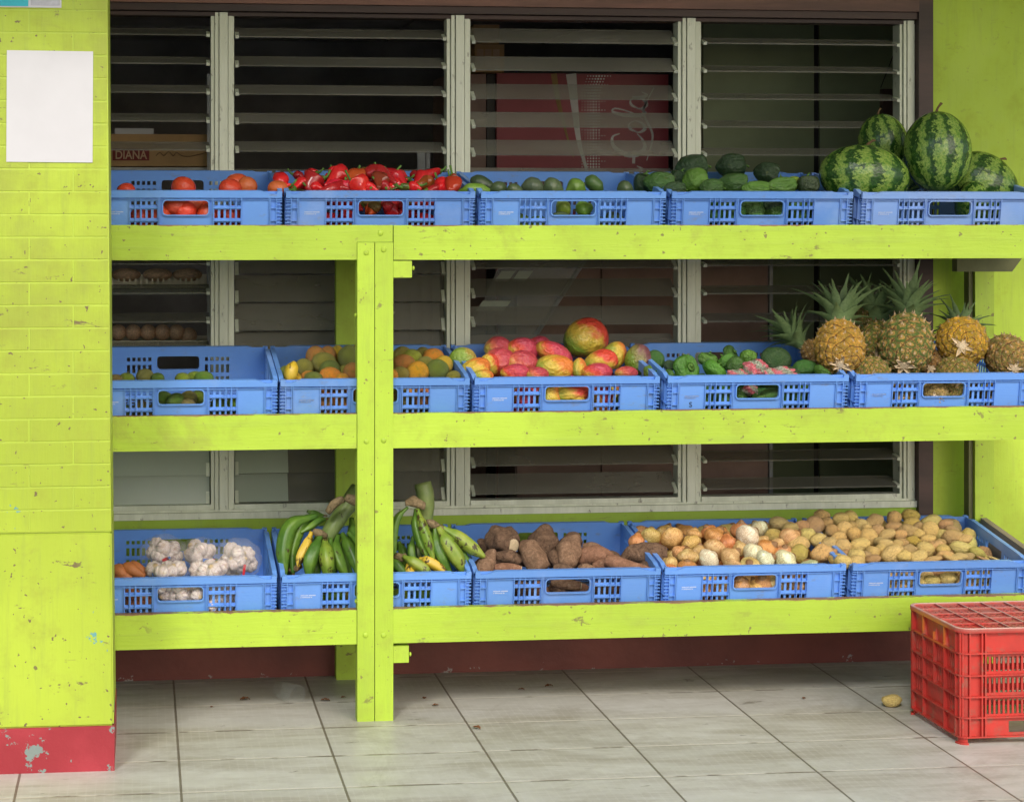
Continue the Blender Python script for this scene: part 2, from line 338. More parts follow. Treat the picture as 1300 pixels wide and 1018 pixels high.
MAT['carrot'] = produce('carrot_skin', 0.6, 3, 0.7, 1.1, spots=5, spotcol=(0.12, 0.05, 0.02))
def mango(name, a, b, c3, ax=(1, 0, 0.6), sh=0.0):
    k = NB(name, 0.3, 0.5); rc = k.rcoord(); d = k.n('VectorMath', [k.obj, ax], operation='DOT_PRODUCT').outputs['Value']
    g = k.math('ADD', d, k.math('MULTIPLY', k.math('SUBTRACT', k.noise(1.6, rc, 5, 0.6), 0.5), 1.6))
    c = k.mix(k.ramp(g, -0.7 + sh, 0.15 + sh), v4(a), v4(b)); c = k.mix(k.ramp(g, 0.1 + sh, 0.8 + sh), c, v4(c3))
    c = k.mix(k.ramp(k.noise(5, rc, 4, 0.7), 0.66, 0.74, 0, 0.6), c, (0.09, 0.04, 0.015, 1))
    c = k.mix(k.ramp(k.noise(22, rc, 2, 0.5), 0.62, 0.7, 0, 0.35), c, (0.7, 0.55, 0.25, 1))
    k.col(c); k.bump(k.noise(3, rc, 4), 0.03, 0.5); return k.m
MG, MY, MR, MP = (0.16, 0.27, 0.03), (0.60, 0.42, 0.05), (0.62, 0.06, 0.035), (0.5, 0.05, 0.09)
MANGO = {'yr': mango('mango_yellow_red', MG, MY, MR, sh=-0.1), 'r': mango('mango_red', MY, MR, MP, sh=-0.5), 'g': mango('mango_green', MG, (0.22, 0.33, 0.05), (0.4, 0.3, 0.06), sh=0.3),
         'y': mango('mango_yellow', (0.3, 0.36, 0.05), MY, (0.68, 0.2, 0.04), sh=0.1), 'p': mango('mango_pink', (0.5, 0.4, 0.06), (0.6, 0.12, 0.07), (0.45, 0.05, 0.07), sh=-0.3),
         'd': mango('mango_dark_purple', MG, (0.22, 0.2, 0.06), (0.17, 0.06, 0.07), sh=0.0)}
def onion():
    k = NB('onion_skin', 0.25, 0.6); rc = k.rcoord()
    nrm = k.vm('NORMALIZE', k.obj); st = k.noise(14, k.vm('ADD', k.vm('MULTIPLY', nrm, (1, 1, 0.12)), k.n('CombineXYZ', [k.math('MULTIPLY', k.rand, 30), 0, 0]).outputs[0]), 4, 0.6)
    c = k.mix(k.ramp(st, 0.35, 0.7), k.mix(1.0, k.ocol, (0.7, 0.6, 0.5, 1), 'MULTIPLY'), k.mix(1.0, k.ocol, (1.12, 1.12, 1.12, 1), 'MULTIPLY'))
    c = k.mix(k.ramp(k.noise(1.1, rc, 3, 0.6), 0.55, 0.62, 0, 0.5), c, k.mix(1.0, k.ocol, (1.25, 1.45, 1.6, 1), 'MULTIPLY'))
    z = k.xyz()[2]; c = k.mix(k.ramp(k.math('ABSOLUTE', z), 0.93, 1.05), c, (0.25, 0.13, 0.05, 1))
    k.col(c); k.bump(st, 0.02, 0.4); return k.m
MAT['onion'] = onion()
def melon():
    k = NB('watermelon_rind', 0.25, 0.5); s = k.xyz()
    w1 = k.noise(2.6, None, 5, 0.65); ang = k.math('ARCTAN2', s[1], s[0])
    a = k.math('ADD', k.math('MULTIPLY', ang, 11.0), k.math('MULTIPLY', k.math('SUBTRACT', w1, 0.5), 9.0))
    a = k.math('ADD', a, k.math('MULTIPLY', k.math('SUBTRACT', k.noise(8, None, 4, 0.75), 0.5), 8.0))
    st = k.ramp(k.math('SINE', a), -0.35, 0.55)
    fine = k.noise(16, None, 5, 0.75)
    light = k.mix(k.ramp(fine, 0.38, 0.6), (0.08, 0.20, 0.025, 1), (0.27, 0.38, 0.075, 1)); dark = k.mix(k.ramp(fine, 0.4, 0.7), (0.014, 0.052, 0.008, 1), (0.045, 0.13, 0.02, 1))
    c = k.mix(st, light, dark); c = k.mix(k.ramp(k.math('ADD', k.math('ABSOLUTE', s[2]), k.math('MULTIPLY', w1, .2)), 0.9, 1.12), c, (0.05, 0.13, 0.02, 1))
    k.col(c); k.bump(k.noise(4), 0.02, 0.3); return k.m
MAT['melon'] = melon()
def plantain_mat(name, a, b, spot=0.68):
    k = NB(name, 0.42, 0.45); rc = k.rcoord()
    c = k.mix(k.ramp(k.noise(12, rc, 4, 0.6), 0.35, 0.7), v4(a), v4(b))
    c = k.mix(k.ramp(k.noise(34, rc, 5, 0.68, sc=(1, 1, .6)), spot, spot + 0.04, 0, 0.95), c, (0.045, 0.025, 0.012, 1)); k.col(c); k.bump(k.noise(25, rc, 4), 0.002, 0.5); return k.m
MAT['plgreen'] = plantain_mat('green_plantain_skin', (0.05, 0.13, 0.016), (0.13, 0.24, 0.025), 0.62)
MAT['pllime'] = plantain_mat('turning_plantain_skin', (0.14, 0.24, 0.025), (0.28, 0.33, 0.045), 0.56)
MAT['plyellow'] = plantain_mat('yellow_plantain_skin', (0.55, 0.38, 0.03), (0.62, 0.45, 0.08), 0.55)
MAT['plstalk'] = plantain_mat('plantain_stalk', (0.13, 0.19, 0.05), (0.22, 0.27, 0.09), 0.62)
def bark(name, a, b, bump=0.012):
    k = NB(name, 0.8, 0.25); rc = k.rcoord()
    g = k.noise(60, rc, 8, 0.8, 1.0); c = k.mix(k.ramp(g, 0.3, 0.7), v4(a), v4(b)); c = k.mix(k.ramp(k.noise(90, rc, 3, .7), 0.6, 0.7, 0, 0.5), c, (0.42, 0.3, 0.2, 1))
    k.col(c); k.bump(g, bump, 0.9); return k.m
MAT['yam'] = bark('yam_bark', (0.07, 0.04, 0.025), (0.28, 0.17, 0.105)); MAT['knuckle'] = bark('dry_plantain_knuckle', (0.10, 0.075, 0.035), (0.34, 0.25, 0.14), 0.006); MAT['cassava'] = bark('cassava_bark', (0.15, 0.07, 0.04), (0.34, 0.18, 0.11), 0.003)
MAT['yamlight'] = bark('light_yam_bark', (0.15, 0.08, 0.045), (0.42, 0.26, 0.16)); MAT['cut'] = plain('cut_root_flesh', (0.5, 0.4, 0.25), 0.7, 0.25, 60)
MAT['garlic'] = None
def garlicm():
    k = NB('garlic_skin', 0.4, 0.4); rc = k.rcoord(); nrm = k.vm('NORMALIZE', k.obj); st = k.noise(9, k.vm('MULTIPLY', nrm, (1, 1, 0.15)), 4)
    an = k.math('ARCTAN2', k.xyz()[1], k.xyz()[0]); cv = k.math('ABSOLUTE', k.math('SINE', k.math('MULTIPLY', an, 4.0))); c = k.mix(k.ramp(st, 0.4, 0.7), (0.74, 0.69, 0.64, 1), (0.50, 0.36, 0.38, 1)); c = k.mix(k.ramp(cv, 0.22, 0.02, 0, 0.6), c, (0.34, 0.22, 0.16, 1)); c = k.mix(k.ramp(k.xyz()[2], 0.72, 0.9), c, (0.55, 0.42, 0.24, 1)); c = k.mix(k.ramp(k.noise(2, rc), 0.5, 0.7, 0, 0.5), c, (0.5, 0.36, 0.22, 1)); k.col(c); k.bump(st, 0.02, 0.5); return k.m
MAT['garlic'] = garlicm()
def netbag():
    k = NB('white_net_bag', 0.4, 0.5); k.col((0.75, 0.74, 0.74, 1)); s = k.xyz()
    f = k.noise(60, None, 3, 0.6); e = k.noise(8, None, 3); tr = k.n('BsdfTransparent', {'Color': (1, 1, 1, 1)})
    mx = k.n('MixShader', [k.math('MULTIPLY', k.ramp(f, 0.45, 0.6, 0.04, 0.26), k.ramp(e, 0.3, 0.7, 0.6, 1.0)), tr.outputs[0], k.b.outputs[0]]); k.set(k.out.inputs[0], mx.outputs[0]); return k.m
MAT['net'] = netbag()
def stripebag():
    k = NB('red_striped_mesh_bag', 0.35, 0.4); s = k.xyz(); n = k.noise(5, None, 3)
    a = k.math('SINE', k.math('ADD', k.math('MULTIPLY', s[0], 4.5), k.math('ADD', k.math('MULTIPLY', s[2], 3.0), k.math('MULTIPLY', n, 6.0))))
    fine = k.math('SINE', k.math('MULTIPLY', k.math('ADD', s[2], k.math('MULTIPLY', n, 0.8)), 42.0))
    pale = k.mix(k.ramp(fine, -0.2, 0.3), (0.55, 0.58, 0.46, 1), (0.14, 0.16, 0.09, 1)); red = k.mix(k.ramp(fine, -0.5, 0.3), (0.65, 0.015, 0.05, 1), (0.8, 0.35, 0.38, 1))
    k.col(k.mix(k.ramp(a, -0.1, 0.15), pale, red)); k.bump(fine, 0.02, 0.5); return k.m
MAT['stripebag'] = stripebag()
def pine():
    k = NB('pineapple_rind', 0.5, 0.4); at = k.n('Attribute', attribute_name='eye').outputs['Color']; rc = k.rcoord()
    sp = k.xyz(at); g = k.noise(2.2, rc, 4)
    eye = k.mix(k.ramp(g, 0.35, 0.65), k.mix(1.0, k.ocol, (0.75, 0.75, 0.7, 1), 'MULTIPLY'), k.mix(1.0, k.ocol, (1.25, 1.15, 1.0, 1), 'MULTIPLY'))
    c = k.mix(k.ramp(sp[0], 0.1, 0.5), (0.10, 0.045, 0.015, 1), eye)
    gr = k.math('MULTIPLY', k.ramp(sp[1], 0.2, 0.6), k.oi.outputs['Alpha']); c = k.mix(gr, c, (0.085, 0.15, 0.025, 1))
    c = k.mix(k.ramp(k.noise(9, rc, 5, 0.7), 0.5, 0.68, 0, 0.65), c, (0.22, 0.10, 0.03, 1)); c = k.mix(k.ramp(k.noise(15, rc, 4, 0.7), 0.56, 0.68, 0, 0.6), c, (0.62, 0.46, 0.26, 1))
    c = k.mix(k.ramp(sp[2], 0.55, 0.8), c, (0.60, 0.44, 0.26, 1)); k.col(c); k.bump(k.noise(16, rc, 5, .7), 0.05, 0.6); return k.m
MAT['pine'] = pine()
def leafm():
    k = NB('pineapple_leaf', 0.45, 0.4); g = k.noise(12, k.rcoord(), 4); k.col(k.mix(g, (0.06, 0.13, 0.04, 1), (0.27, 0.37, 0.16, 1))); return k.m
MAT['pleaf'] = leafm(); MAT['scar'] = plain('pale_dry_bract', (0.60, 0.47, 0.30), 0.7, 0.3, 30)
MAT['tagred'] = plain('red_label', (0.5, 0.02, 0.03), 0.4, 0.1); MAT['tagblue'] = plain('blue_label', (0.12, 0.2, 0.45), 0.4, 0.1)
# ================================================================ SETTING
YW = 0.61                                     # face of the shop wall
o = link('floor', bbox_bm(-7, 9, -2.6, 5.2, -0.16, 0.0, 0.006), MAT['tiles']); tag(o, kind='structure')
bm = bmesh.new(); box(bm, -300, 300, -300, 300, -0.4, -0.15); tag(link('street', bm, MAT['asphalt']), kind='structure')

# ---- brick pillar at the left edge
PY0, PY1 = -0.45, -0.012
def pillar():
    root = empty('brick_pillar', (WX(60, PY0), PY0, 0), label='lime green painted brick pillar with smooth worn plaster foot, left of the rack', cat='pillar')
    ox, oy = root.location.x, root.location.y
    xr_top = WX(135.5, PY0) - ox; xr_bot = WX(144.5, PY0) - ox; zt = WZ(100, 200, PY0)
    xr = lambda z: xr_top + (xr_bot - xr_top) * max(0, min(1, (zt - z) / (zt - 0.15)))
    xl = WX(0, PY0) - ox - 0.30; d = PY1 - PY0
    bm = bmesh.new(); bs = bmesh.new()
    zb = WZ(60, 676, PY0); course = 0.0645; L = 0.2475; g = 0.0019
    jx = WX(37, PY0) - ox
    # core
    Z = [0.13, zb, 2.75]
    def slab(b, z0, z1, inset, y0=0.0):
        vs = box(b, xl, 0, y0, d, z0, z1)
        for v in vs:
            if abs(v.co.x) < 1e-9: v.co.x = xr(v.co.z) - inset
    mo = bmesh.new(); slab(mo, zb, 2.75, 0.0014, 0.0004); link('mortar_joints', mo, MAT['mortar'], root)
    n = int((2.75 - zb) / course) + 1
    for i in range(n):
        z0 = zb + i * course + g; z1 = z0 + course - 2 * g
        off = (i % 2) * L / 2
        x = jx + off - 3 * L
        while x < 0.5:
            a, b = x + g, x + L - g; xe = xr((z0 + z1) / 2)
            a = max(a, xl)
            if b > xe - 0.03: b = xe
            if a >= xe - 0.03: break
            if b > xl + 0.02:
                j = rnd.uniform(-0.0005, 0.0005)
                tb = bmesh.new(); box(tb, a, b, -0.001 + j, 0.03, z0, z1)
                for v in tb.verts:
                    if abs(v.co.x - xe) < 1e-6: v.co.x = xr(v.co.z)
                es = [e for e in tb.edges]
                bmesh.ops.bevel(tb, geom=es, offset=0.0016, segments=2, profile=0.6, affect='EDGES')
                me = bpy.data.meshes.new('t'); tb.to_mesh(me); tb.free(); bm.from_mesh(me); bpy.data.meshes.remove(me)
            if b >= xe: break
            x += L
        # returns on the right side face
        for (ya, yb) in (((0.034, 0.15), (0.156, d - 0.002)) if i % 2 else ((0.034, 0.26), (0.266, d - 0.002))):
            xe = xr((z0 + z1) / 2); tb = bmesh.new(); box(tb, xe - 0.02, xe, ya, yb, z0, z1)
            bmesh.ops.bevel(tb, geom=tb.edges[:], offset=0.0028, segments=1, profile=0.6, affect='EDGES')
            me = bpy.data.meshes.new('t'); tb.to_mesh(me); tb.free(); bm.from_mesh(me); bpy.data.meshes.remove(me)
    link('brickwork', bm, MAT['pillar'], root)
    # plaster foot, a slightly wavy face
    slab(bs, 0.128, zb - 0.001, 0.0, -0.001)
    es = [e for e in bs.edges if len(e.link_faces) == 2]; bmesh.ops.bevel(bs, geom=es, offset=0.005, segments=2, affect='EDGES')
    link('plaster_foot', bs, MAT['pillar'], root)
    br = bmesh.new(); box(br, xl, xr(0.1) + 0.002, -0.003, d, 0, 0.128)
    link('base_band', br, MAT['pillar_red'], root)
pillar()
# paper and sign on the pillar
def flat_on(name, px0, py0, px1, py1, Y, th, mat, label, cat, parent=None, org=None):
    a = W(px0, py1, Y); b = W(px1, py0, Y)
    bm = bmesh.new(); c = Vector(((a.x + b.x) / 2, Y, a.z))
    if org: c = org
    box(bm, a.x - c.x, b.x - c.x, Y - th - c.y, Y - c.y, a.z - c.z, b.z - c.z)
    o = link(name, bm, mat, parent)
    if not parent: o.location = c; tag(o, label, cat)
    return o
po = flat_on('paper_sheet', 8, 65.5, 117.5, 206, PY0 - 0.002, 0.0015, MAT['paper'], 'blank white paper sheet pasted on the green brick pillar', 'paper'); po.rotation_euler[1] = R(0.3)
sg = empty('wall_sign', W(20, 9, PY0 - 0.002), label='turquoise and grey sign with white border at top of the pillar', cat='sign')
for nm, b, m, dy in (('backing', (-40, -60, 78, 9), 'paper', 0), ('turquoise_panel', (-38, -60, 36, 7.5), 'turq', 0.002), ('grey_panel', (39, -60, 76, 7), 'greyprint', 0.002)):
    flat_on(nm, b[0], b[1], b[2], b[3], PY0 - 0.002 - dy, 0.0015, MAT[m], None, None, sg, sg.location)

# ---- shop wall
SILL = WZ(600, 653, YW)
XR = WX(1184, 0.59)                            # right edge of the dark timber post
XP = WX(1166, 0.59)
HEAD = WZ(600, 17, 0.60)
def wall():
    root = empty('building_wall', (1.5, YW, 0), label='lime green shop wall below and right of the louvred window', cat='wall')
    ox, oy = 1.5, YW; bt = 0.165
    bm = bmesh.new()
    box(bm, -2.5 - ox, XR - ox + 0.0, 0, 0.15, bt, SILL)
    box(bm, -2.5 - ox, -0.62 - ox, 0, 0.15, SILL, 2.75)
    link('wall', bm, MAT['wall'], root)
    bm = bmesh.new(); box(bm, XR - ox + 0.0005, 6 - ox, 0.0, 0.15, bt, 2.75); link('wall', bm, MAT['sidewall'], root)
    bm = bmesh.new(); box(bm, -2.5 - ox, 6 - ox, -0.008, 0.15, 0, bt); link('base_band', bm, MAT['red_band'], root)
    bm = bmesh.new(); box(bm, -0.62 - ox, XR - ox, 0.0, 0.15, HEAD + 0.35, 2.75); link('wall_top', bm, MAT['wall'], root)
wall()
# ---- timber lintel and post
rt = empty('timber_frame', (1.5, 0.6, 0), label='dark brown timber lintel and post framing the louvred window', cat='window frame')
link('lintel', bbox_bm(-0.9 - 1.5, XP - 1.5 - 0.001, -0.02, 0.10, HEAD + 0.022, HEAD + 0.36, 0.004), MAT['lintel'], rt)
link('lintel_strip', bbox_bm(-0.9 - 1.5, XP - 1.5 - 0.001, -0.005, 0.09, HEAD - 0.003, HEAD + 0.0215, 0.003), MAT['timber'], rt)
link('post', bbox_bm(XP - 1.5, XR - 1.5, -0.015, 0.10, SILL - 0.03, 2.7, 0.004), MAT['timber'], rt)
# ---- aluminium frame
YF = 0.615
wf = empty('window_frame', (1.5, YF, SILL), label='pale green aluminium window frame with grooved mullions', cat='window frame')
def mullion(x0, x1):
    bm = bmesh.new(); w_ = x1 - x0; h = HEAD - SILL - 0.006
    for a, b, dy in ((0, .14, 0.012), (.14, .17, 0.02), (.17, .32, 0.004), (.32, .36, 0.02), (.36, .72, 0.0), (.72, .75, 0.016), (.75, .93, 0.007), (.93, 1, 0.014)):
        box(bm, x0 + a * w_ - 1.5, x0 + b * w_ - 1.5 - 0.0003, dy, 0.075, 0.03, h)
    bevel(bm, 0.0008, 1); link('mullion', bm, MAT['alu'], wf)
MUL = [(268, 297.5), (568, 598), (862, 891.5), (1144, 1167)]
MX = [(WX(a, YF), WX(b, YF)) for a, b in MUL]
for a, b in MX: mullion(a, b)
x0f, x1f = -0.6, MX[3][1]
bm = bmesh.new(); box(bm, x0f - 1.5, x1f - 1.5, -0.012, 0.08, 0.0, 0.022); box(bm, x0f - 1.5, x1f - 1.5, 0.004, 0.075, 0.0225, 0.0295); bevel(bm, 0.001, 1); link('sill', bm, MAT['alu'], wf)
bm = bmesh.new(); box(bm, x0f - 1.5, x1f - 1.5, 0.006, 0.08, HEAD - SILL - 0.018, HEAD - SILL - 0.005); link('head_rail', bm, MAT['timber'], wf)
for i in range(4):
    xa = (x0f if i == 0 else MX[i - 1][1]); xb = MX[i][0]
    bm = bmesh.new(); box(bm, xa - 1.5, xb - 1.5, 0.0055, 0.06, 0.030, 0.047); bevel(bm, 0.001, 1); link('bottom_rail', bm, MAT['alu'], wf)
# ---- louvre blades, four bays; tilt (outer edge down) differs above and below the middle
NB_ = 17
_fr = {}
def lit_tint_of(me):
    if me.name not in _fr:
        m2 = me.copy(); m2.materials.clear(); m2.materials.append(MAT['lit_tint']); _fr[me.name] = m2
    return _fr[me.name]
tilts = [(17, 13, 78), (21, 60, 62), (31, 33, 33), (14, 12, 12)]
names = ['narrow louvred window bay beside the brick pillar', 'louvred window bay second from the pillar, upper blades open flat', 'louvred window bay with smoked blades before the wine red cooler', 'louvred window bay at the right beside the dark timber post']
for i in range(4):
    xa = (x0f if i == 0 else MX[i - 1][1]) + 0.004; xb = MX[i][0] - 0.004
    cx = (xa + xb) / 2; hw = (xb - xa) / 2
    rootw = empty('louvre_window', (cx, YF + 0.05, SILL + 0.05), label=names[i], cat='louvre window', group='bays of the louvred window')
    bm = bmesh.new(); box(bm, -hw, hw, -0.052, 0.052, -0.0025, 0.0025); bevel(bm, 0.0012, 1); bl = mesh_of(bm, 'blade'); bl.materials.append(MAT['louvre'])
    bm = bmesh.new()
    for s in (-1, 1):
        box(bm, s * hw - 0.012 * (s > 0), s * hw + 0.012 * (s < 0), -0.056, -0.01, -0.0055, 0.0055)
    bevel(bm, 0.001, 1); cl = mesh_of(bm, 'clip'); cl.materials.append(MAT['alu'])
    for k_ in range(NB_):
        py = 42.5 + 36 * k_ + (4 if i == 3 else 0); z = WZ(430, py, YF + 0.03)
        if z < SILL + 0.06: continue
        tl = tilts[i][0] if k_ <= 7 else (tilts[i][1] if k_ <= 13 else tilts[i][2])
        b = link('blade', bl if not (i == 0 and k_ > 13) else lit_tint_of(bl), None, rootw); b.location = (0, 0, z - rootw.location.z); b.rotation_euler = (R(tl + rnd.uniform(-1, 1)), 0, R(rnd.uniform(-.15, .15)))
        link('clip', cl, None, b)
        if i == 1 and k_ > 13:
            fb = bmesh.new(); box(fb, -hw, -hw + 0.36 * 2 * hw * (67 / 96.0), -0.052, 0.052, 0.0026, 0.0032); link('lit_panel_tint', fb, MAT['lit_tint'], b)  # lit panel behind the clear blade, added as a pale film
# ---- roof over the pavement (just above the picture) shades the upper wall
rf = empty('porch_roof', (1.2, -0.3, 2.75), label='flat porch roof over the shopfront pavement', cat='roof')
link('soffit', bbox_bm(-5, 5, -0.8, 6.0, 0.0, 0.12, 0.01), MAT['plaster'], rf)
link('fascia', bbox_bm(-5, 5, -0.85, -0.801, -0.06, 0.2, 0.005), MAT['post'], rf)

# ================================================================ INSIDE THE SHOP
rm = empty('shop_room', (1.5, 3.4, 0), label='dark shop room seen behind the louvres', cat='room')
bm = bmesh.new(); box(bm, -3.6, 3.8, 0.0, 0.1, 0, 2.7); link('back_wall', bm, MAT['room'], rm)
bm = bmesh.new(); box(bm, -3.7, -3.6, -2.6, 0.1, 0, 2.7); box(bm, 3.8, 3.9, -2.6, 0.1, 0, 2.7); link('side_wall', bm, MAT['room'], rm)
bm = bmesh.new()
for i in range(9):
    for j in range(4): box(bm, -3.5 + i * 0.8, -2.72 + i * 0.8, -2.6 + j * 0.65, -1.97 + j * 0.65, 2.45, 2.47)
link('ceiling_panel', bm, MAT['ceil'], rm)
# olive partition right behind the fourth bay
YO = 1.35; xo0 = WX(893, YO); xo1 = WX(1290, YO)
ol = empty('partition', (xo0, YO, 0), label='olive green panelled partition behind the right window bay', cat='partition')
seam = WX(1037, YO) - xo0
for a, b in ((0.0, seam - 0.012), (seam + 0.012, xo1 - xo0)):
    link('panel', bbox_bm(a, b, 0, 0.03, 0, 2.44, 0.004), MAT['olive'], ol)
bm = bmesh.new(); box(bm, seam - 0.0115, seam + 0.0115, 0.012, 0.03, 0, 2.44); link('seam', bm, MAT['seam'], ol)
# brown cabinet low in bays 3 and 4
YC = 1.05; xc0 = WX(655, YC); xc1 = WX(976, YC); zc = WZ(800, 300, YC)
cb = empty('cabinet', (xc0, YC, 0), label='brown laminate cabinet behind the louvres, below the cooler panel', cat='cabinet')
link('carcass', bbox_bm(0, xc1 - xc0, 0.018, 0.35, 0, zc, 0.004), MAT['brown'], cb)
wd = (xc1 - xc0) / 3
for i in range(3): link('door', bbox_bm(i * wd + 0.004, (i + 1) * wd - 0.004, 0, 0.0175, 0.06, zc - 0.02, 0.003), MAT['brown'], cb)
bm = bmesh.new(); box(bm, xc1 - xc0 + 0.0005, xc1 - xc0 + 0.014, -0.006, 0.3, 0, zc); link('edge_trim', bm, MAT['steel'], cb)
# wine-red drinks cooler
YK = 1.75
def cooler():
    x0, x1 = WX(620, YK), WX(852, YK); zt = WZ(700, 92, YK)
    root = empty('drinks_cooler', (x0, YK, 0), label='tall wine red drinks cooler with white script lettering turned on its side', cat='cooler')
    link('body', bbox_bm(0, x1 - x0, 0.03, 0.6, 0.0, zt, 0.006), MAT['black'], root)
    link('side_panel', bbox_bm(0.035, x1 - x0 - 0.012, 0.0, 0.029, 0.05, zt - 0.006, 0.008), MAT['cooler'], root)
    def P(px, py): p = W(px, py, YK - 0.0015); return Vector((p.x - x0, -0.0015, p.z))
    def ribbon(b, pts, ws, n=24):
        pp = smooth_path([P(*p) for p in pts], n); m = len(ws)
        vs = []
        for i, p in enumerate(pp):
            t = (pp[min(i + 1, n - 1)] - pp[max(i - 1, 0)]).normalized(); nn = Vector((-t.z, 0, t.x))
            s = i / (n - 1) * (m - 1); k = min(int(s), m - 2); wdt = (ws[k] + (ws[k + 1] - ws[k]) * (s - k)) / 316 / 2
            vs.append((b.verts.new(p + nn * wdt), b.verts.new(p - nn * wdt)))
        for i in range(n - 1): b.faces.new((vs[i][0], vs[i + 1][0], vs[i + 1][1], vs[i][1]))
    b = bmesh.new()
    # lettering reading upward: x to the right of the line = down the letter; s = distance along the line (up the panel)
    def L(pts, s0, ws): ribbon(b, [(770 + v * 44 + 5 * ((s0 + u) / 80), 262 - (s0 + u)) for u, v in pts], ws)
    def o_(s): L([(0, .75), (4, .55), (10, .5), (14, .65), (12, .85), (5, .97), (0, .85), (0, .7)], s, [1, 4, 2, 1, 3, 5, 3, 1])
    def a_(s): o_(s); L([(14, .55), (14, .8), (17, .97), (21, .8)], s, [3, 5, 3, 1])
    def l_(s): L([(0, .9), (8, .6), (14, .1), (10, 0), (6, .3), (5, .75), (8, .97), (13, .8)], s, [1, 1.5, 2, 3, 5, 5, 3, 1])
    def C_(s): L([(26, .25), (22, .05), (10, .1), (0, .45), (0, .8), (8, 1.0), (18, .92), (26, .75)], s, [1, 3, 5, 7, 7, 5, 3, 1])
    def c_(s): L([(12, .6), (9, .5), (3, .6), (0, .8), (5, .97), (13, .85)], s, [2, 3, 5, 5, 3, 1])
    C_(-34); o_(-4); c_(14); a_(30); L([(0, .7), (8, .7)], 54, [4, 4]); C_(66); o_(94); l_(110); a_(124)
    L([(-2, 1.08), (30, 1.2), (60, .9), (90, 1.15)], 60, [1, 3, 3, 1])
    link('lettering', b, MAT['coolertext'], root)
    b = bmesh.new(); ribbon(b, [(725, 94), (729, 130), (735, 180), (744, 214), (752, 260)], [14, 10, 6, 4, 3]); link('white_stripe', b, MAT['coolertext'], root)
    b = bmesh.new(); ribbon(b, [(703, 94), (709, 130), (719, 170), (728, 200)], [8, 6, 3, 1]); link('gold_stripe', b, MAT['coolergold'], root)
    b = bmesh.new()
    for i in range(9):
        for j in range(34):
            f = abs(i - 4) / 5 + 0.25 * math.sin(j * .5) ** 2; r = (1.5 * (1 - f * .6)) / 316
            if i > 6 and j % 3: continue
            c = P(739 + i * 3.6 + max(0, 6 - j) * 1.2, 97 + j * 3.6)
            for_v = [b.verts.new(c + Vector((dx * r, 0, dz * r))) for dx, dz in ((1, 0), (.7, .7), (0, 1), (-.7, .7), (-1, 0), (-.7, -.7), (0, -1), (.7, -.7))]
            b.faces.new(for_v)
    link('dot_pattern', b, MAT['coolertext'], root)
cooler()
# cartons stacked at the left of the cooler
for i, (x0, x1, y0, y1, lab) in enumerate(((601, 634, 32, 56, 'upper brown carton of the pair at the left of the wine red cooler'), (603, 640, 57, 92, 'lower carton of the pair at the left of the wine red cooler'))):
    a = W(x0, y1, 1.7); b = W(x1, y0, 1.7); r_ = empty('carton', (a.x, 1.7, a.z), label=lab, cat='carton')
    link('box', bbox_bm(0, b.x - a.x, 0, 0.25, 0, b.z - a.z, 0.003), MAT['card'], r_)
    for q in range(3): link('printed_panel', bbox_bm(0.008 + q * 0.033, 0.035 + q * 0.033, -0.002, -0.0002, 0.02, b.z - a.z - 0.02, 0.0005), MAT['cardtext'], r_)
a = W(600, 93, 1.69); fr_ = link('steel_rack', bbox_bm(-0.1, 0.055, 0, 0.4, 0, a.z - 0.004, 0.004), MAT['brown']); fr_.location = (a.x, 1.69, 0); tag(fr_, 'dark brown upright cupboard below the two cartons', 'cupboard')
# storage shelf behind the first bay: carton, two slatted trays with rolls
YS = 1.0
sx0, sx1 = WX(100, YS), WX(275, YS)
sh = empty('storage_shelf', (sx0, YS, 0), label='grey steel storage shelf behind the narrow window bay', cat='shelf')
levels = [WZ(200, y, YS) for y in (212, 367, 440, 560)]
for x in (0.02, sx1 - sx0 - 0.02):
    link('upright', bbox_bm(x - 0.014, x + 0.014, 0.0, 0.03, 0, 2.1, 0.002), MAT['steel'], sh)
for z in levels: link('shelf_board', bbox_bm(0, sx1 - sx0, 0.031, 0.4, z - 0.022, z - 0.001, 0.002), MAT['steel'], sh)
def text_mesh(txt, size, name, mat, parent, loc, rot=(R(90), 0, 0), shear=0, ex=0.0006, sx=1.0, bold=0.0):
    cu = bpy.data.curves.new(name, 'FONT'); cu.body = txt; cu.size = size; cu.extrude = ex; cu.shear = shear; cu.align_x = 'CENTER'; cu.offset = bold
    t = bpy.data.objects.new('t', cu); COL.objects.link(t); bpy.context.view_layer.update()
    me = bpy.data.meshes.new_from_object(t.evaluated_get(bpy.context.evaluated_depsgraph_get())); bpy.data.objects.remove(t)
    me.materials.clear(); me.materials.append(mat)
    o = bpy.data.objects.new(name, me); COL.objects.link(o); o.parent = parent; o.location = loc; o.rotation_euler = rot; o.scale = (sx, 1, 1); return o
YB = YS + 0.035
a = W(110, 211, YB); b = W(266, 171, YB)
cbx = empty('carton', (a.x, YB, a.z), label='brown cardboard carton printed DIANA behind the narrow louvred bay', cat='carton')
link('box', bbox_bm(0, b.x - a.x, 0, 0.3, 0.0, b.z - a.z, 0.003), MAT['card'], cbx)
p0 = W(143, 204, YB); p1 = W(189.5, 189, YB)
link('red_label', bbox_bm(p0.x - a.x, p1.x - a.x, -0.002, -0.0002, p0.z - a.z, p1.z - a.z, 0.0005), MAT['cardred'], cbx)
text_mesh('DIANA', 0.043, 'lettering', MAT['cardtext'], cbx, ((p0.x + p1.x) / 2 - a.x, -0.003, p0.z - a.z + 0.006), sx=0.86, bold=0.0006)
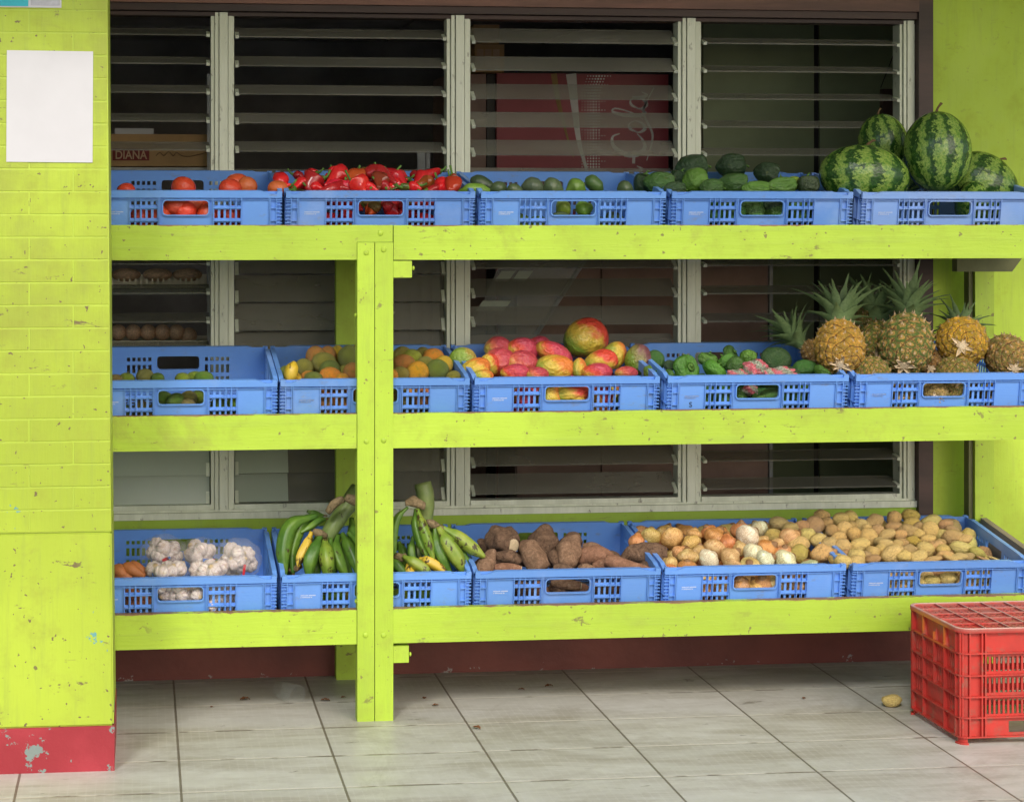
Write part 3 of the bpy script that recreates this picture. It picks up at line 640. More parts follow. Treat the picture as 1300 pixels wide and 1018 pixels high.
bm = bmesh.new(); pts = [W(x, y, YB) - a for x, y in ((198, 198), (203, 194), (208, 198), (214, 193), (220, 198), (224, 194), (231, 198), (240, 199), (250, 197), (262, 194))]
tube(bm, [Vector((p.x, -0.001, p.z)) for p in smooth_path(pts, 50)], 0.0032, 6, flat=0.4); link('ink_mark', bm, MAT['cardink'], cbx)
fo = flat_on('paper_slip', 146, 163.5, 195, 170.5, YB + 0.06, 0.002, MAT['paper'], 'narrow white paper slip standing on the brown carton', 'paper slip')
def tray(y_top, y_bot, lab):
    a = W(104, y_bot, YB); b = W(268, y_top, YB); r_ = empty('plastic_tray', (a.x, YB, a.z), label=lab, cat='tray'); h = b.z - a.z; w_ = b.x - a.x
    bm = bmesh.new(); n = 22; holes = [(0.01 + i * (w_ - 0.02) / n + 0.003, 0.01 + (i + 1) * (w_ - 0.02) / n - 0.003, 0.006, h - 0.008) for i in range(n)]
    perf(bm, 0, w_, 0, h, holes, 0.004); link('front_slats', bm, MAT['tray'], r_)
    bm = bmesh.new(); box(bm, 0, w_, 0.005, 0.30, 0, 0.004); box(bm, 0, w_, 0.30, 0.304, 0, h); box(bm, 0, 0.004, 0.005, 0.3, 0.0045, h); box(bm, w_ - 0.004, w_, 0.005, 0.3, 0.0045, h); link('tray_body', bm, MAT['tray'], r_)
    return r_
tray(351, 366, 'beige slatted tray on the storage shelf, above the tray of rolls')
tray(432, 439.5, 'low beige slatted tray holding brown rolls behind the narrow window bay')
bl = bmesh.new(); bmesh.ops.create_icosphere(bl, subdivisions=3, radius=1); bunm = mesh_of(bl, 'bread_roll', True); bunm.materials.append(MAT['bun'])
for i, x in enumerate((150, 169, 188, 206, 224, 240)):
    p = W(x, 422 + (i > 4) * 4, YB + 0.1); o = link('bread_roll', bunm); o.location = p; o.scale = (0.030, 0.05, 0.030); tag(o, ['leftmost', 'second', 'third', 'fourth', 'fifth', 'rightmost and lowest'][i] + ' brown roll in the low beige tray behind the window', 'bread roll', 'rolls in the beige tray')
for i, x in enumerate((160, 200, 238)):
    p = W(x, 349, YB + 0.12); o = link('bread_roll', bunm); o.location = p; o.scale = (0.055, 0.05, 0.025); tag(o, ['left', 'middle', 'right'][i] + ' long brown loaf in the upper beige slatted tray', 'loaf', 'loaves in the upper tray')
# pale enamelled freezer low behind bays one and two
YZ = 0.745; a = W(100, 700, YZ); b = W(366, 560, YZ)
fz = empty('chest_freezer', (a.x, YZ, 0), label='pale green chest freezer low behind the two left window bays', cat='freezer')
link('body', bbox_bm(0, b.x - a.x, 0.01, 0.18, 0.0, b.z - 0.04, 0.01), MAT['palegreen'], fz); link('lid', bbox_bm(-0.0, b.x - a.x, 0, 0.18, b.z - 0.037, b.z, 0.01), MAT['palegreen'], fz)
# glass-fronted display case with a slanting aluminium edge, behind the third bay
YD = 0.84
dc = empty('display_case', W(600, 430, YD), label='slanted glass display case with an aluminium edge behind the third window bay', cat='display case')
q = [W(x, y, YD) - dc.location for x, y in ((590, 438), (672, 438), (748, 322), (640, 322))]
bm = bmesh.new(); vs = [bm.verts.new(p) for p in q] + [bm.verts.new(p + Vector((0, 0.006, 0))) for p in q]
for f in ((0, 1, 2, 3), (7, 6, 5, 4), (0, 4, 5, 1), (1, 5, 6, 2), (2, 6, 7, 3), (3, 7, 4, 0)): bm.faces.new([vs[i] for i in f])
link('glass', bm, MAT['clear'], dc)
bm = bmesh.new(); tube(bm, [q[1], q[2]], 0.008, 8); link('edge_tube', bm, MAT['steel'], dc)
for (x0, y0) in ((628, 344), (650, 344), (604, 382), (622, 382)):  # pale reflections in the glass, added as thin plates
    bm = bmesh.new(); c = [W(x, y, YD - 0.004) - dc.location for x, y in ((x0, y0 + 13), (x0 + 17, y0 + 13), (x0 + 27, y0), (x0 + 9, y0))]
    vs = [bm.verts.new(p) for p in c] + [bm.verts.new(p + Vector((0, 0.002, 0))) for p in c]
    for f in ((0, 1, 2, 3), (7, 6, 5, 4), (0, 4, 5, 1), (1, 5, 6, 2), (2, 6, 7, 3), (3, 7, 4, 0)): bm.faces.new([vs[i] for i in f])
    link('glass_reflection', bm, MAT['palegreen'], dc)
# grey strips hanging behind the second bay
for i, (x, wd_, y0, y1) in enumerate(((506, 10, 300, 640), (521, 8, 300, 640), (536, 7, 300, 640), (549, 9, 290, 640), (530, 10, 190, 300), (541, 5, 190, 300))):
    a = W(x, y1, 1.1 + i * 0.03); b = W(x + wd_, y0, 1.1 + i * 0.03); o = link('curtain_strip', bbox_bm(0, b.x - a.x, 0, 0.004, 0, b.z - a.z, 0.001), MAT['steel']); o.location = a
    tag(o, 'dim grey curtain strip hanging behind the second window bay', 'curtain strip', 'curtain strips behind the second bay')
# small box sign on a string in the last bay
hs = empty('hanging_sign', W(1132, 130, 1.0), label='small dark sign hanging by a string inside the right window bay', cat='sign')
link('board', bbox_bm(-0.035, 0.035, 0, 0.03, -0.09, 0.05, 0.004), MAT['timber'], hs)
bm = bmesh.new(); tube(bm, [W(1118, 112, 1.0) - hs.location, W(1139, 58, 1.0) - hs.location], 0.0018, 6); link('string', bm, MAT['black'], hs)
# ================================================================ THE RACK
BT = [1.553, 0.9625, 0.3500]                  # top of the front boards
BH = 0.1087; TH = 0.03
TILT = 9.1
XL, XPOST0, XPOST1, XEND = WX(60, 0), WX(453.5, 0), WX(499, 0), WX(1345, 0)
rx = WX(476, 0)
rack = empty('display_rack', (rx, 0, 0), label='long lime green timber display rack with three tilted crate shelves', cat='rack')
def rb(name, x0, x1, y0, y1, z0, z1, mat='beam', w=0.003, top=None):
    """a board whose object origin is on its top front edge, so the worn edge shader knows where the top is"""
    bm = bmesh.new(); t = z1
    nx = max(1, int((x1 - x0) / 0.12)) if x1 - x0 > 0.3 else 1
    box(bm, x0 - (x0 + x1) / 2, x1 - (x0 + x1) / 2, 0, y1 - y0, z0 - t, 0); bevel(bm, w, 2)
    o = link(name, bm, MAT[mat], rack); o.location = ((x0 + x1) / 2 - rx, y0, t); return o
def splitb(x0, x1, lev):
    o = rb('front_board', x0, x1, 0, TH, BT[lev] - BH, BT[lev]); o.rotation_euler[1] = R(rnd.uniform(-.06, .06)); return o
# top left board has a notch over the post
bm = bmesh.new(); a, b, c = XL, XPOST0 - 0.001, XPOST1 - 0.001; zt = BT[0]; zn = WZ(476, 307.5, 0)
prof = [(a, zt - BH), (b, zt - BH), (b, zn), (c, zn), (c, zt), (a, zt)]
cxp = (a + c) / 2
f0 = [bm.verts.new((x - cxp, 0, z - zt)) for x, z in prof]; f1 = [bm.verts.new((x - cxp, TH, z - zt)) for x, z in prof]
bm.faces.new(f0); bm.faces.new(f1[::-1])
for i in range(6): bm.faces.new((f0[i], f0[(i + 1) % 6], f1[(i + 1) % 6], f1[i]))
bevel(bm, 0.0025, 2); o = link('front_board', bm, MAT['beam'], rack); o.location = (cxp - rx, 0, zt)
splitb(XPOST1 + 0.002, XEND, 0)
for lev in (1, 2):
    splitb(XL, XPOST0 - 0.0015, lev); splitb(XPOST1 + 0.0005, XEND, lev)
xm = WX(475.5, 0)
for a, b in ((XPOST0, xm - 0.0012), (xm + 0.0012, XPOST1)):
    rb('post', a, b, -0.004, TH + 0.02, 0.0, zn - 0.001, 'post', 0.004)
def rpost(px0, px1, Y, z1, z0=0.0, d=0.045): return rb('rear_post', WX(px0, Y), WX(px1, Y), Y, Y + d, z0, z1, 'post')
rpost(427, 457, 0.54, BT[0] + 0.12, d=0.05)
rpost(1238, 1262, 0.485, BT[0] - 0.02, d=0.07)
rb('shade_strip', WX(1230, 0.50), WX(1238, 0.485) - 0.001, 0.50, 0.54, 0.0, BT[0] - 0.05, 'oliveboard')  # dark strip added where the side of the post lies in shade
# short bracing blocks beside the post
for (x0, x1, y0, y1) in ((500, 523, 331, 352.5), (500, 519, 819.5, 841)):
    z1 = WZ(510, y0, 0) - 0.001; z0 = WZ(510, y1, 0)
    rb('brace_block', XPOST1 + 0.001, WX(x1, 0), 0.001, 0.05, z0, z1, 'post', 0.002)
# round bolt heads
bm = bmesh.new(); bmesh.ops.create_uvsphere(bm, u_segments=14, v_segments=8, radius=0.009)
for v in bm.verts: v.co.y *= 0.45
bolt = mesh_of(bm, 'bolt', True); bolt.materials.append(MAT['post'])
for x, y, YY in ((465, 321, -.004), (487, 317, -.004), (465, 560, -.004), (487, 559, -.004), (464, 806, -.004), (487, 806, -.004), (483, 296, 0)):
    o = link('bolt', bolt, None, rack); p = W(x, y, YY); o.location = (p.x - rx, YY, p.z)
for x, y in ((524.5, 340.5), (451.5, 400), (520.5, 830), (452, 763)):
    o = link('bolt', bolt, None, rack); p = W(x, y, 0.018); o.location = (p.x - rx, 0.018, p.z); o.rotation_euler = (0, 0, R(90)); o.scale = (.8, 1.2, .8)
# tilted shelves, rear rails
ct, st_ = math.cos(R(TILT)), math.sin(R(TILT))
Y0C = 0.045
for lev in range(3):
    z0 = BT[lev] - 0.061
    bm = bmesh.new(); box(bm, XL, XEND, 0.0, 0.475, -0.02, -0.001); o = link('shelf_board', bm, MAT['raw'], rack)
    o.location = (-rx, Y0C, z0); o.rotation_euler = (R(TILT), 0, 0)
    bm = bmesh.new(); box(bm, XL - rx, XEND - rx, 0.46, 0.479, z0 - 0.055, z0 + 0.04)
    link('rear_rail', bm, MAT['post'], rack)
# stub of rail near the right end under the top shelf, with a mitred end
p = [W(x, y, 0.30) for x, y in ((1215, 345), (1285, 345), (1302, 322), (1215, 322))]
bm = bmesh.new(); f0 = [bm.verts.new((q.x - rx, .30, q.z)) for q in p]; f1 = [bm.verts.new((q.x - rx, .34, q.z)) for q in p]
bm.faces.new(f0); bm.faces.new(f1[::-1])
for i in range(4): bm.faces.new((f0[i], f0[(i + 1) % 4], f1[(i + 1) % 4], f1[i]))
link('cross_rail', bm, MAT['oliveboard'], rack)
for lev in (2,):                                # raw timber side board that closes the right end
    xs_ = WX(1304, 0.03) + 0.045; bm = bmesh.new(); box(bm, 0, 0.022, 0.0, 0.46, 0.0, 0.165); bevel(bm, .002, 1)
    o = link('side_board', bm, MAT['raw'], rack); o.location = (xs_ - rx, Y0C, BT[lev] - 0.061); o.rotation_euler = (R(TILT), 0, 0)

# ================================================================ BLUE CRATES
CW, CD, CH = 0.606, 0.485, 0.17
def crate_proto():
    root = empty('plastic_crate')
    def rim_poly(L):
        return [(0.003, CH - 0.001), (0.018, CH - 0.001), (0.020, CH - 0.0105), (0.036, CH - 0.0105), (0.07, CH), (L - 0.07, CH), (L - 0.036, CH - 0.0105), (L - 0.02, CH - 0.0105), (L - 0.018, CH - 0.001), (L - 0.003, CH - 0.001)]
    def rim(bm, L, M, flange=0.0):
        top = rim_poly(L); zb = CH - 0.0225
        n = len(top); F0 = [bm.verts.new(M @ Vector((x, flange, z))) for x, z in top]; B0 = [bm.verts.new(M @ Vector((x, 0.0145, z))) for x, z in top]
        F1 = [bm.verts.new(M @ Vector((x, flange, zb))) for x, z in top]; B1 = [bm.verts.new(M @ Vector((x, 0.0145, zb))) for x, z in top]
        for i in range(n - 1):
            bm.faces.new((F1[i], F1[i + 1], F0[i + 1], F0[i])); bm.faces.new((B1[i], B0[i], B0[i + 1], B1[i + 1]))
            bm.faces.new((F0[i], F0[i + 1], B0[i + 1], B0[i])); bm.faces.new((F1[i], B1[i], B1[i + 1], F1[i + 1]))
        for i in (0, n - 1): bm.faces.new((F0[i], B0[i], B1[i], F1[i]))
    slots = []
    for c in (0.1373, 0.155, 0.1725, 0.190, 0.2085):
        for cc in (c, CW - c):
            for z0, z1 in ((0.1215, 0.1345), (0.0815, 0.109), (0.055, 0.068), (0.018, 0.042)): slots.append((cc - 0.0053, cc + 0.0053, z0, z1))
    hx0, hx1, hz0, hz1 = 0.2325, CW - 0.2325, 0.0925, 0.138
    slots.append((hx0, hx1, hz0, hz1))
    def long_wall(M):
        bm = bmesh.new()
        perf(bm, 0.008, CW - 0.008, 0.004, CH - 0.003, slots, 0.003, M @ Matrix.Translation((0, 0.011, 0)))
        rim(bm, CW, M)
        bx = lambda *a: box(bm, *a, M=M)
        zt = CH - 0.0227
        # rounded fillets and frame of the hand hole
        for sx, cx in ((1, hx0), (-1, hx1)):
            for sz, cz in ((1, hz0), (-1, hz1)):
                r = 0.010; pts = [(cx, cz)] + [(cx + sx * (r - r * math.cos(t)), cz + sz * (r - r * math.sin(t))) for t in (0, math.pi / 6, math.pi / 3, math.pi / 2)]
                a_ = [bm.verts.new(M @ Vector((x, 0.0108, z))) for x, z in pts]; b_ = [bm.verts.new(M @ Vector((x, 0.0142, z))) for x, z in pts]
                bm.faces.new(a_); bm.faces.new(b_[::-1])
                for i in range(5): bm.faces.new((a_[i], a_[(i + 1) % 5], b_[(i + 1) % 5], b_[i]))
        ring = []; r = 0.012
        for cx, cz, a0 in ((hx1 - r + .003, hz1 - r + .003, 0), (hx0 + r - .003, hz1 - r + .003, 90), (hx0 + r - .003, hz0 + r - .003, 180), (hx1 - r + .003, hz0 + r - .003, 270)):
            for q in (0, 30, 60, 90): ring.append((cx + r * math.cos(R(a0 + q)), cz + r * math.sin(R(a0 + q))))
        n = len(ring); cx0 = (hx0 + hx1) / 2; cz0 = (hz0 + hz1) / 2
        def rg(off, y): return [bm.verts.new(M @ Vector((cx0 + (x - cx0) * (1 + off / 0.066), y, cz0 + (z - cz0) * (1 + off / 0.024)))) for x, z in ring]
        a_, b_, c_, d_ = rg(0.0, 0.003), rg(-0.0028, 0.003), rg(-0.0028, 0.0109), rg(0.0, 0.0109)
        for A, B in ((a_, b_), (b_, c_), (c_, d_), (d_, a_)):
            for i in range(n): bm.faces.new((A[i], A[(i + 1) % n], B[(i + 1) % n], B[i]))
        # ribs
        t = 0.0011
        for x in (0.0195, 0.039, 0.043, 0.129, 0.1465, 0.1635, 0.2175, 0.2215):
            for xx in (x, CW - x): bx(xx - t, xx + t, 0.002, 0.0109, 0.004, zt)
        for x in (0.245, 0.262, 0.2985, 0.335, 0.352): bx(x - t, x + t, 0.003, 0.0109, 0.1435, zt)
        bx(0.0440, CW - 0.0440, 0.0015, 0.0108, 0.1412, 0.1432)
        bx(0.003, 0.0378, 0.0015, 0.0108, 0.1412, 0.1432); bx(CW - 0.0378, CW - 0.003, 0.0015, 0.0108, 0.1412, 0.1432)
        for z in (0.1145, 0.0745, 0.048, 0.012):
            for x0, x1 in ((0.1303, 0.2162), (CW - 0.2162, CW - 0.1303)): bx(x0, x1, 0.003, 0.0107, z - t, z + t)
            for x0, x1 in ((0.0208, 0.0378), (CW - 0.0378, CW - 0.0208)): bx(x0, x1, 0.003, 0.0107, z - t, z + t)
        for i in range(12):
            z = 0.012 + i * 0.0112
            for x0, x1 in ((0.002, 0.0183), (CW - 0.0183, CW - 0.002)): bx(x0, x1, 0.003, 0.0112, z - t, z + t)
        for x0, x1 in ((0.0445, 0.1275), (CW - 0.1275, CW - 0.0445)):
            bx(x0, x1, 0.0075, 0.0109, 0.004, 0.139)
        for x0, x1 in ((0.002, CW - 0.002),): bx(x0, x1, 0.0005, 0.0108, 0.0, 0.0035)
        for i in range(4):
            for x0 in (0.058, CW - 0.118): bx(x0 + i * .002, x0 + 0.06 - i * .002, 0.0071, 0.0074, 0.088 + i * 0.009, 0.0888 + i * 0.009)
        return bm
    T = Matrix.Translation
    link('front_wall', long_wall(Matrix.Identity(4)), MAT['blue'], root)
    link('back_wall', long_wall(T((CW, CD, 0)) @ Matrix.Rotation(math.pi, 4, 'Z')), MAT['blue'], root)
    for s in (0, 1):
        M = (T((0, CD - 0.0155, 0)) @ Matrix.Rotation(-math.pi / 2, 4, 'Z')) if s == 0 else (T((CW, 0.0155, 0)) @ Matrix.Rotation(math.pi / 2, 4, 'Z'))
        L = CD - 0.031; bm = bmesh.new(); hs_ = []
        for i in range(5):
            for c in (0.07 + i * 0.018, L - 0.07 - i * 0.018):
                for z0, z1 in ((0.1215, 0.1345), (0.0815, 0.109), (0.018, 0.068)): hs_.append((c - 0.005, c + 0.005, z0, z1))
        hs_.append((L / 2 - 0.06, L / 2 + 0.06, 0.0925, 0.138))
        perf(bm, 0.0, L, 0.004, CH - 0.003, hs_, 0.003, M @ T((0, 0.011, 0)))
        top = [(0, CH - 0.0105), (0.04, CH), (L - 0.04, CH), (L, CH - 0.0105)]
        A = [[bm.verts.new(M @ Vector((x, y, z))) for x, z in top] for y in (0.0, 0.0145)]; Bv = [[bm.verts.new(M @ Vector((x, y, CH - 0.0225))) for x, z in top] for y in (0.0, 0.0145)]
        for i in range(3):
            bm.faces.new((A[0][i], A[0][i + 1], A[1][i + 1], A[1][i])); bm.faces.new((A[0][i], Bv[0][i], Bv[0][i + 1], A[0][i + 1])); bm.faces.new((A[1][i], A[1][i + 1], Bv[1][i + 1], Bv[1][i])); bm.faces.new((Bv[0][i], Bv[1][i], Bv[1][i + 1], Bv[0][i + 1]))
        for x in (0.02, 0.055, 0.15, L / 2 - .066, L / 2 + 0.066, L - 0.15, L - 0.055, L - 0.02): box(bm, x - .0011, x + .0011, 0.002, 0.0109, 0.004, CH - 0.0227, M=M)
        for z in (0.0745, 0.048, 0.012, 0.142): box(bm, 0.002, L - .002, 0.003, 0.0107, z - .0011, z + .0011, M=M)
        link('side_wall', bm, MAT['blue'], root)
    bm = bmesh.new(); hs_ = []
    nx, ny = 14, 11
    for i in range(nx):
        for j in range(ny): hs_.append((0.02 + i * 0.0398 + .004, 0.02 + (i + 1) * 0.0398 - .004, 0.02 + j * 0.0405 + .004, 0.02 + (j + 1) * 0.0405 - .004))
    perf(bm, 0.0145, CW - 0.0145, 0.0145, CD - 0.0145, hs_, 0.004, T((0, 0, 0.0045)) @ Matrix.Rotation(math.pi / 2, 4, 'X') @ Matrix.Scale(1, 4))
    # the sheet was built upright: lay it down
    link('base', bm, MAT['blue'], root)
    return root
PROTO = crate_proto()
for ch in PROTO.children:
    if ch.name.startswith('base'):
        for v in ch.data.vertices: v.co = Vector((v.co.x, abs(v.co.y), abs(v.co.z)))
CRATES = {}
cx_px = [[236, 484, 729, 969, 1208], [230, 477, 721, 963.5, 1200], [229, 479, 722, 960, 1196]]
cl = [['blue crate of tomatoes on the top shelf beside the pillar', 'blue crate heaped with red peppers on the top shelf', 'blue crate of grey green squashes on the top shelf', 'blue crate of large green peppers on the top shelf', 'faded blue crate under the watermelons on the top shelf'],
      ['blue crate holding a few limes, middle shelf beside the pillar', 'blue crate of mottled oranges behind the post, middle shelf', 'blue crate heaped with red mangoes on the middle shelf', 'blue crate of green peppers and a striped net bag, middle shelf', 'blue crate of pineapples at the right end of the middle shelf'],
      ['blue crate of garlic bags and carrots on the bottom shelf', 'blue crate of green plantains behind the post, bottom shelf', 'blue crate of brown yams and cassava roots, bottom shelf', 'blue crate of onions on the bottom shelf', 'blue crate of potatoes at the right end of the bottom shelf']]
pm = bmesh.new()
for j, n in enumerate((17, 14)):
    x = 0
    for i in range(n):
        w_ = rnd.uniform(0.0012, 0.0026); box(pm, x, x + w_, -0.0003, 0.0, -j * 0.0062, -j * 0.0062 + rnd.uniform(0.0028, 0.0036)); x += w_ + 0.0007 + (0.0018 if rnd.random() < .12 else 0)
PRINT = mesh_of(pm, 'faint_print'); PRINT.materials.append(MAT['print'])
first = True; prev = {}
for r in range(3):
    for c in range(5):
        o = PROTO if first else copy_tree(PROTO); first = False
        x = WX(cx_px[r][c], 0.02) - CW / 2
        if c and x < prev[r] + CW + 0.0005: x = prev[r] + CW + 0.0005
        prev[r] = x
        o.location = (x, Y0C, BT[r] - 0.061); o.rotation_euler = (R(TILT), 0, R(0 if c else 0))
        tag(o, cl[r][c], 'crate', 'blue plastic crates on the rack')
        CRATES[r, c] = o; tone = rnd.uniform(0.88, 1.06); warm = rnd.uniform(0, 0.08)
        for ch in o.children: ch.color = (tone + warm, tone + warm * .4, tone * (1 - warm * .5), 1)
        if (r, c) in ((0, 4), (1, 1), (1, 3), (1, 4), (2, 1), (2, 4), (0, 0)):
            q = link('faint_print', PRINT, None, o); q.location = (0.062, 0.0070, 0.100)
        if (r, c) == (0, 4):
            for ch in o.children:
                if ch.name.startswith('faint'): continue
                ch.data = ch.data.copy(); ch.data.materials.clear(); ch.data.materials.append(MAT['bluepale'])
text_mesh('S', 0.024, 'letter_mark', MAT['seam'], CRATES[1, 3], (0.083, 0.0068, 0.066), sx=1.0, ex=0.0004)

# ================================================================ RED CRATE (upside down on the floor)
def red_crate():
    A = W(1218, 946, 0); t = -CAM.z / (A.z - CAM.z); P = CAM + (A - CAM) * t
    root = empty('red_crate', (P.x, P.y, 0), label='worn red slatted plastic crate upside down on the tiled floor', cat='crate')
    Wd, Dp, H = 0.56, 0.385, 0.348
    T = Matrix.Translation
    rows = [(0.022, 0.072), (0.105, 0.160), (0.176, 0.231)]
    def slots(L, r_ok=(0, 1, 2), x0=0.075, step=0.0145, gap=0.0085, skip=()):
        hs = []
        for q, (a, b) in enumerate(((0.088, 0.132), (0.152, 0.196), (0.216, 0.260))):
            x = x0
            while x < L - x0:
                if not any(s[0] < x < s[1] and q in s[2] for s in skip): hs.append((x, x + step - gap * .75, a, b))
                x += step
        return hs
    def face(L, M, hs, ribs, y_in=0.012, feet=True):
        bm = bmesh.new()
        perf(bm, 0.006, L - 0.006, 0.02 if feet else 0, H - 0.006, hs, 0.004, M @ T((0, y_in, 0)))
        t = 0.0022
        for z in (0.022, 0.080, 0.142, 0.206, 0.272): box(bm, 0.030, L - 0.030, 0.0, y_in, z - t, z + t, M=M)
        for x in ribs: box(bm, x - t, x + t, 0.0005, y_in, 0.022, 0.338, M=M)
        return bm
    hole = (Wd / 2 - 0.17, Wd / 2 - 0.05, 0.032, 0.066)
    hs = slots(Wd, skip=()) + [(0.16, 0.28, 0.032, 0.066)]
    link('front_wall', face(Wd, Matrix.Identity(4), hs, (0.034, 0.072, 0.083, Wd - 0.083, Wd - 0.072, Wd - 0.034)), MAT['red'], root)
    link('back_wall', face(Wd, T((Wd, Dp, 0)) @ Matrix.Rotation(math.pi, 4, 'Z'), hs, (0.034, 0.072, 0.083, Wd - 0.083, Wd - 0.072, Wd - 0.034)), MAT['red'], root)
    L = Dp; sl_ = []
    for q, (a, b) in enumerate(((0.088, 0.132), (0.152, 0.196), (0.216, 0.260))):
        for (xa, xb) in ((0.045, 0.105), (0.125, 0.185), (0.205, 0.262), (0.285, 0.345)):
            if q == 0 and 0.11 < xa < 0.28: continue
            x = xa
            while x < xb: sl_.append((x, x + 0.0095, a, b)); x += 0.0150
    for M in (T((0, Dp, 0)) @ Matrix.Rotation(-math.pi / 2, 4, 'Z'), T((Wd, 0, 0)) @ Matrix.Rotation(math.pi / 2, 4, 'Z')):
        bm = face(L, M, sl_, (0.034, 0.115, 0.27, L - 0.034), 0.012)
        box(bm, 0.195 - .0022, 0.195 + .0022, 0.0005, 0.012, 0.142, 0.30, M=M)
        for x in (0.115, 0.195, 0.27):
            vs = [M @ Vector(p_) for p_ in ((x - .012, 0.0118, 0.274), (x + .012, 0.0118, 0.274), (x, 0.0118, 0.315), (x, 0.001, 0.276))]
            v_ = [bm.verts.new(p_) for p_ in vs]; 
            for f in ((0, 1, 2), (0, 3, 1), (1, 3, 2), (0, 2, 3)): bm.faces.new([v_[i] for i in f])
        link('end_wall', bm, MAT['red'], root)
    # rounded corner posts, bands and feet
    for cx, cy, a0 in ((0.03, 0.03, 180), (Wd - 0.03, 0.03, 270), (Wd - 0.03, Dp - 0.03, 0), (0.03, Dp - 0.03, 90)):
        bm = bmesh.new()
        def arc(r, z0, z1, th=0.004):
            n = 7; rg = [[bm.verts.new((cx + rr * math.cos(R(a0 + 90 * i / (n - 1))), cy + rr * math.sin(R(a0 + 90 * i / (n - 1))), z)) for i in range(n)] for rr, z in ((r, z0), (r, z1), (r - th, z1), (r - th, z0))]
            for q in range(4):
                for i in range(n - 1): bm.faces.new((rg[q][i], rg[q][i + 1], rg[(q + 1) % 4][i + 1], rg[(q + 1) % 4][i]))
            for i in (0, n - 1): bm.faces.new([rg[q][i] for q in range(4)])
        arc(0.022, 0.0, 0.340)
        for z in (0.022, 0.080, 0.142, 0.206, 0.272): arc(0.030, z - .0022, z + .0022, 0.0075)
        arc(0.030, 0.0, 0.006, 0.0075)
        link('corner_post', bm, MAT['red'], root)
    # top (the crate's base): rounded rim and a lattice of worn ribs over a lattice sheet
    bm = bmesh.new(); ring = []
    r = 0.034
    for cx, cy, a0 in ((Wd - r, Dp - r, 0), (r, Dp - r, 90), (r, r, 180), (Wd - r, r, 270)):
        for q in range(0, 91, 15): ring.append((cx + (r + .003) * math.cos(R(a0 + q)), cy + (r + .003) * math.sin(R(a0 + q))))
    n = len(ring); ccx, ccy = Wd / 2, Dp / 2
    def rr(off, z): return [bm.verts.new((ccx + (x - ccx) * (1 - off / (Wd / 2)), ccy + (y - ccy) * (1 - off / (Dp / 2)), z)) for x, y in ring]
    L4 = [rr(0, 0.334), rr(0.0, 0.3445), rr(0.002, H), rr(0.008, H), rr(0.012, 0.3445), rr(0.012, 0.334)]
    for q in range(6):
        for i in range(n): bm.faces.new((L4[q][i], L4[q][(i + 1) % n], L4[(q + 1) % 6][(i + 1) % n], L4[(q + 1) % 6][i]))
    link('top_rim', bm, MAT['red'], root)
    bm = bmesh.new(); hs = []
    sx, sy = (Wd - 0.05) / 24, (Dp - 0.05) / 16
    for i in range(24):
        for j in range(16):
            if (i % 6 in (2, 3) and j % 8 in (3, 4)): continue
            hs.append((0.025 + i * sx + 0.0035, 0.025 + (i + 1) * sx - 0.0035, 0.025 + j * sy + 0.0035, 0.025 + (j + 1) * sy - 0.0035))
    perf(bm, 0.010, Wd - 0.010, 0.010, Dp - 0.010, hs, 0.003)
    for v in bm.verts: v.co = Vector((v.co.x, v.co.z, 0.3385 + v.co.y))
    for i in range(1, 7): x = 0.01 + i * (Wd - 0.02) / 7; box(bm, x - .0018, x + .0018, 0.0105, Dp - 0.0105, 0.3417, 0.3472)
    for j in range(1, 5): y = 0.01 + j * (Dp - 0.02) / 5; box(bm, 0.0105, Wd - 0.0105, y - .0018, y + .0018, 0.3417, 0.3466)
    link('top_lattice', bm, MAT['red'], root)
red_crate()
# ================================================================ PRODUCE: shared shapes
def ico(sub, fn, name, mat=None):
    bm = bmesh.new(); bmesh.ops.create_icosphere(bm, subdivisions=sub, radius=1)
    for v in bm.verts: v.co = fn(v.co.copy())
    me = mesh_of(bm, name, True)
    if mat: me.materials.append(mat)
    return me
def lumpy(seed, amp, f=1.3, amp2=0.0, f2=4, flat=1.0):
    o = Vector((seed * 7.3, seed * 3.1, seed * 5.7))
    def fn(p):
        n = noise.noise(p * f + o) * amp + (noise.noise(p * f2 + o) * amp2 if amp2 else 0)
        q = p * (1 + n); q.z *= flat; return q
    return fn
POT = [ico(3, lumpy(i + 1, 0.22, 1.1, 0.03, 4), 'potato', MAT['potato']) for i in range(7)]
ROUND = {}
for nm, mt, amp in (('tomato', 'tomato', 0.06), ('orange', 'citrus', 0.05), ('lime', 'citrus', 0.06)):
    ROUND[nm] = [ico(3, lumpy(i + 3, amp, 1.0, 0.01, 5), nm, MAT[mt]) for i in range(3)]
def onion_fn(p):
    z = p.z; q = p.copy(); a = math.atan2(p.y, p.x)
    q.z = z * 0.86 + (max(0, z - 0.86) * 3.6) - max(0, -z - 0.9) * 0.6
    k = 1 + 0.012 * math.sin(a * 9); q.x *= k; q.y *= k
    if z > 0.86: q.x *= 1 - (z - .86) * 1.5; q.y *= 1 - (z - .86) * 1.5
    return q
ONI = [ico(4, lambda p, i=i: lumpy(i + 9, 0.06)(onion_fn(p)), 'onion', MAT['onion']) for i in range(3)]
def mango_fn(s):
    def fn(p):
        q = p.copy(); q.x *= 1 + 0.10 * p.z; q.z += 0.10 * math.cos(p.x * 2.2) ; q.x += 0.08 * p.z * p.z
        return lumpy(s, 0.07, 1.1, 0.012, 5)(q)
    return fn
MNG = {k: ico(4, mango_fn(i + 2), 'mango', m) for i, (k, m) in enumerate(MANGO.items())}
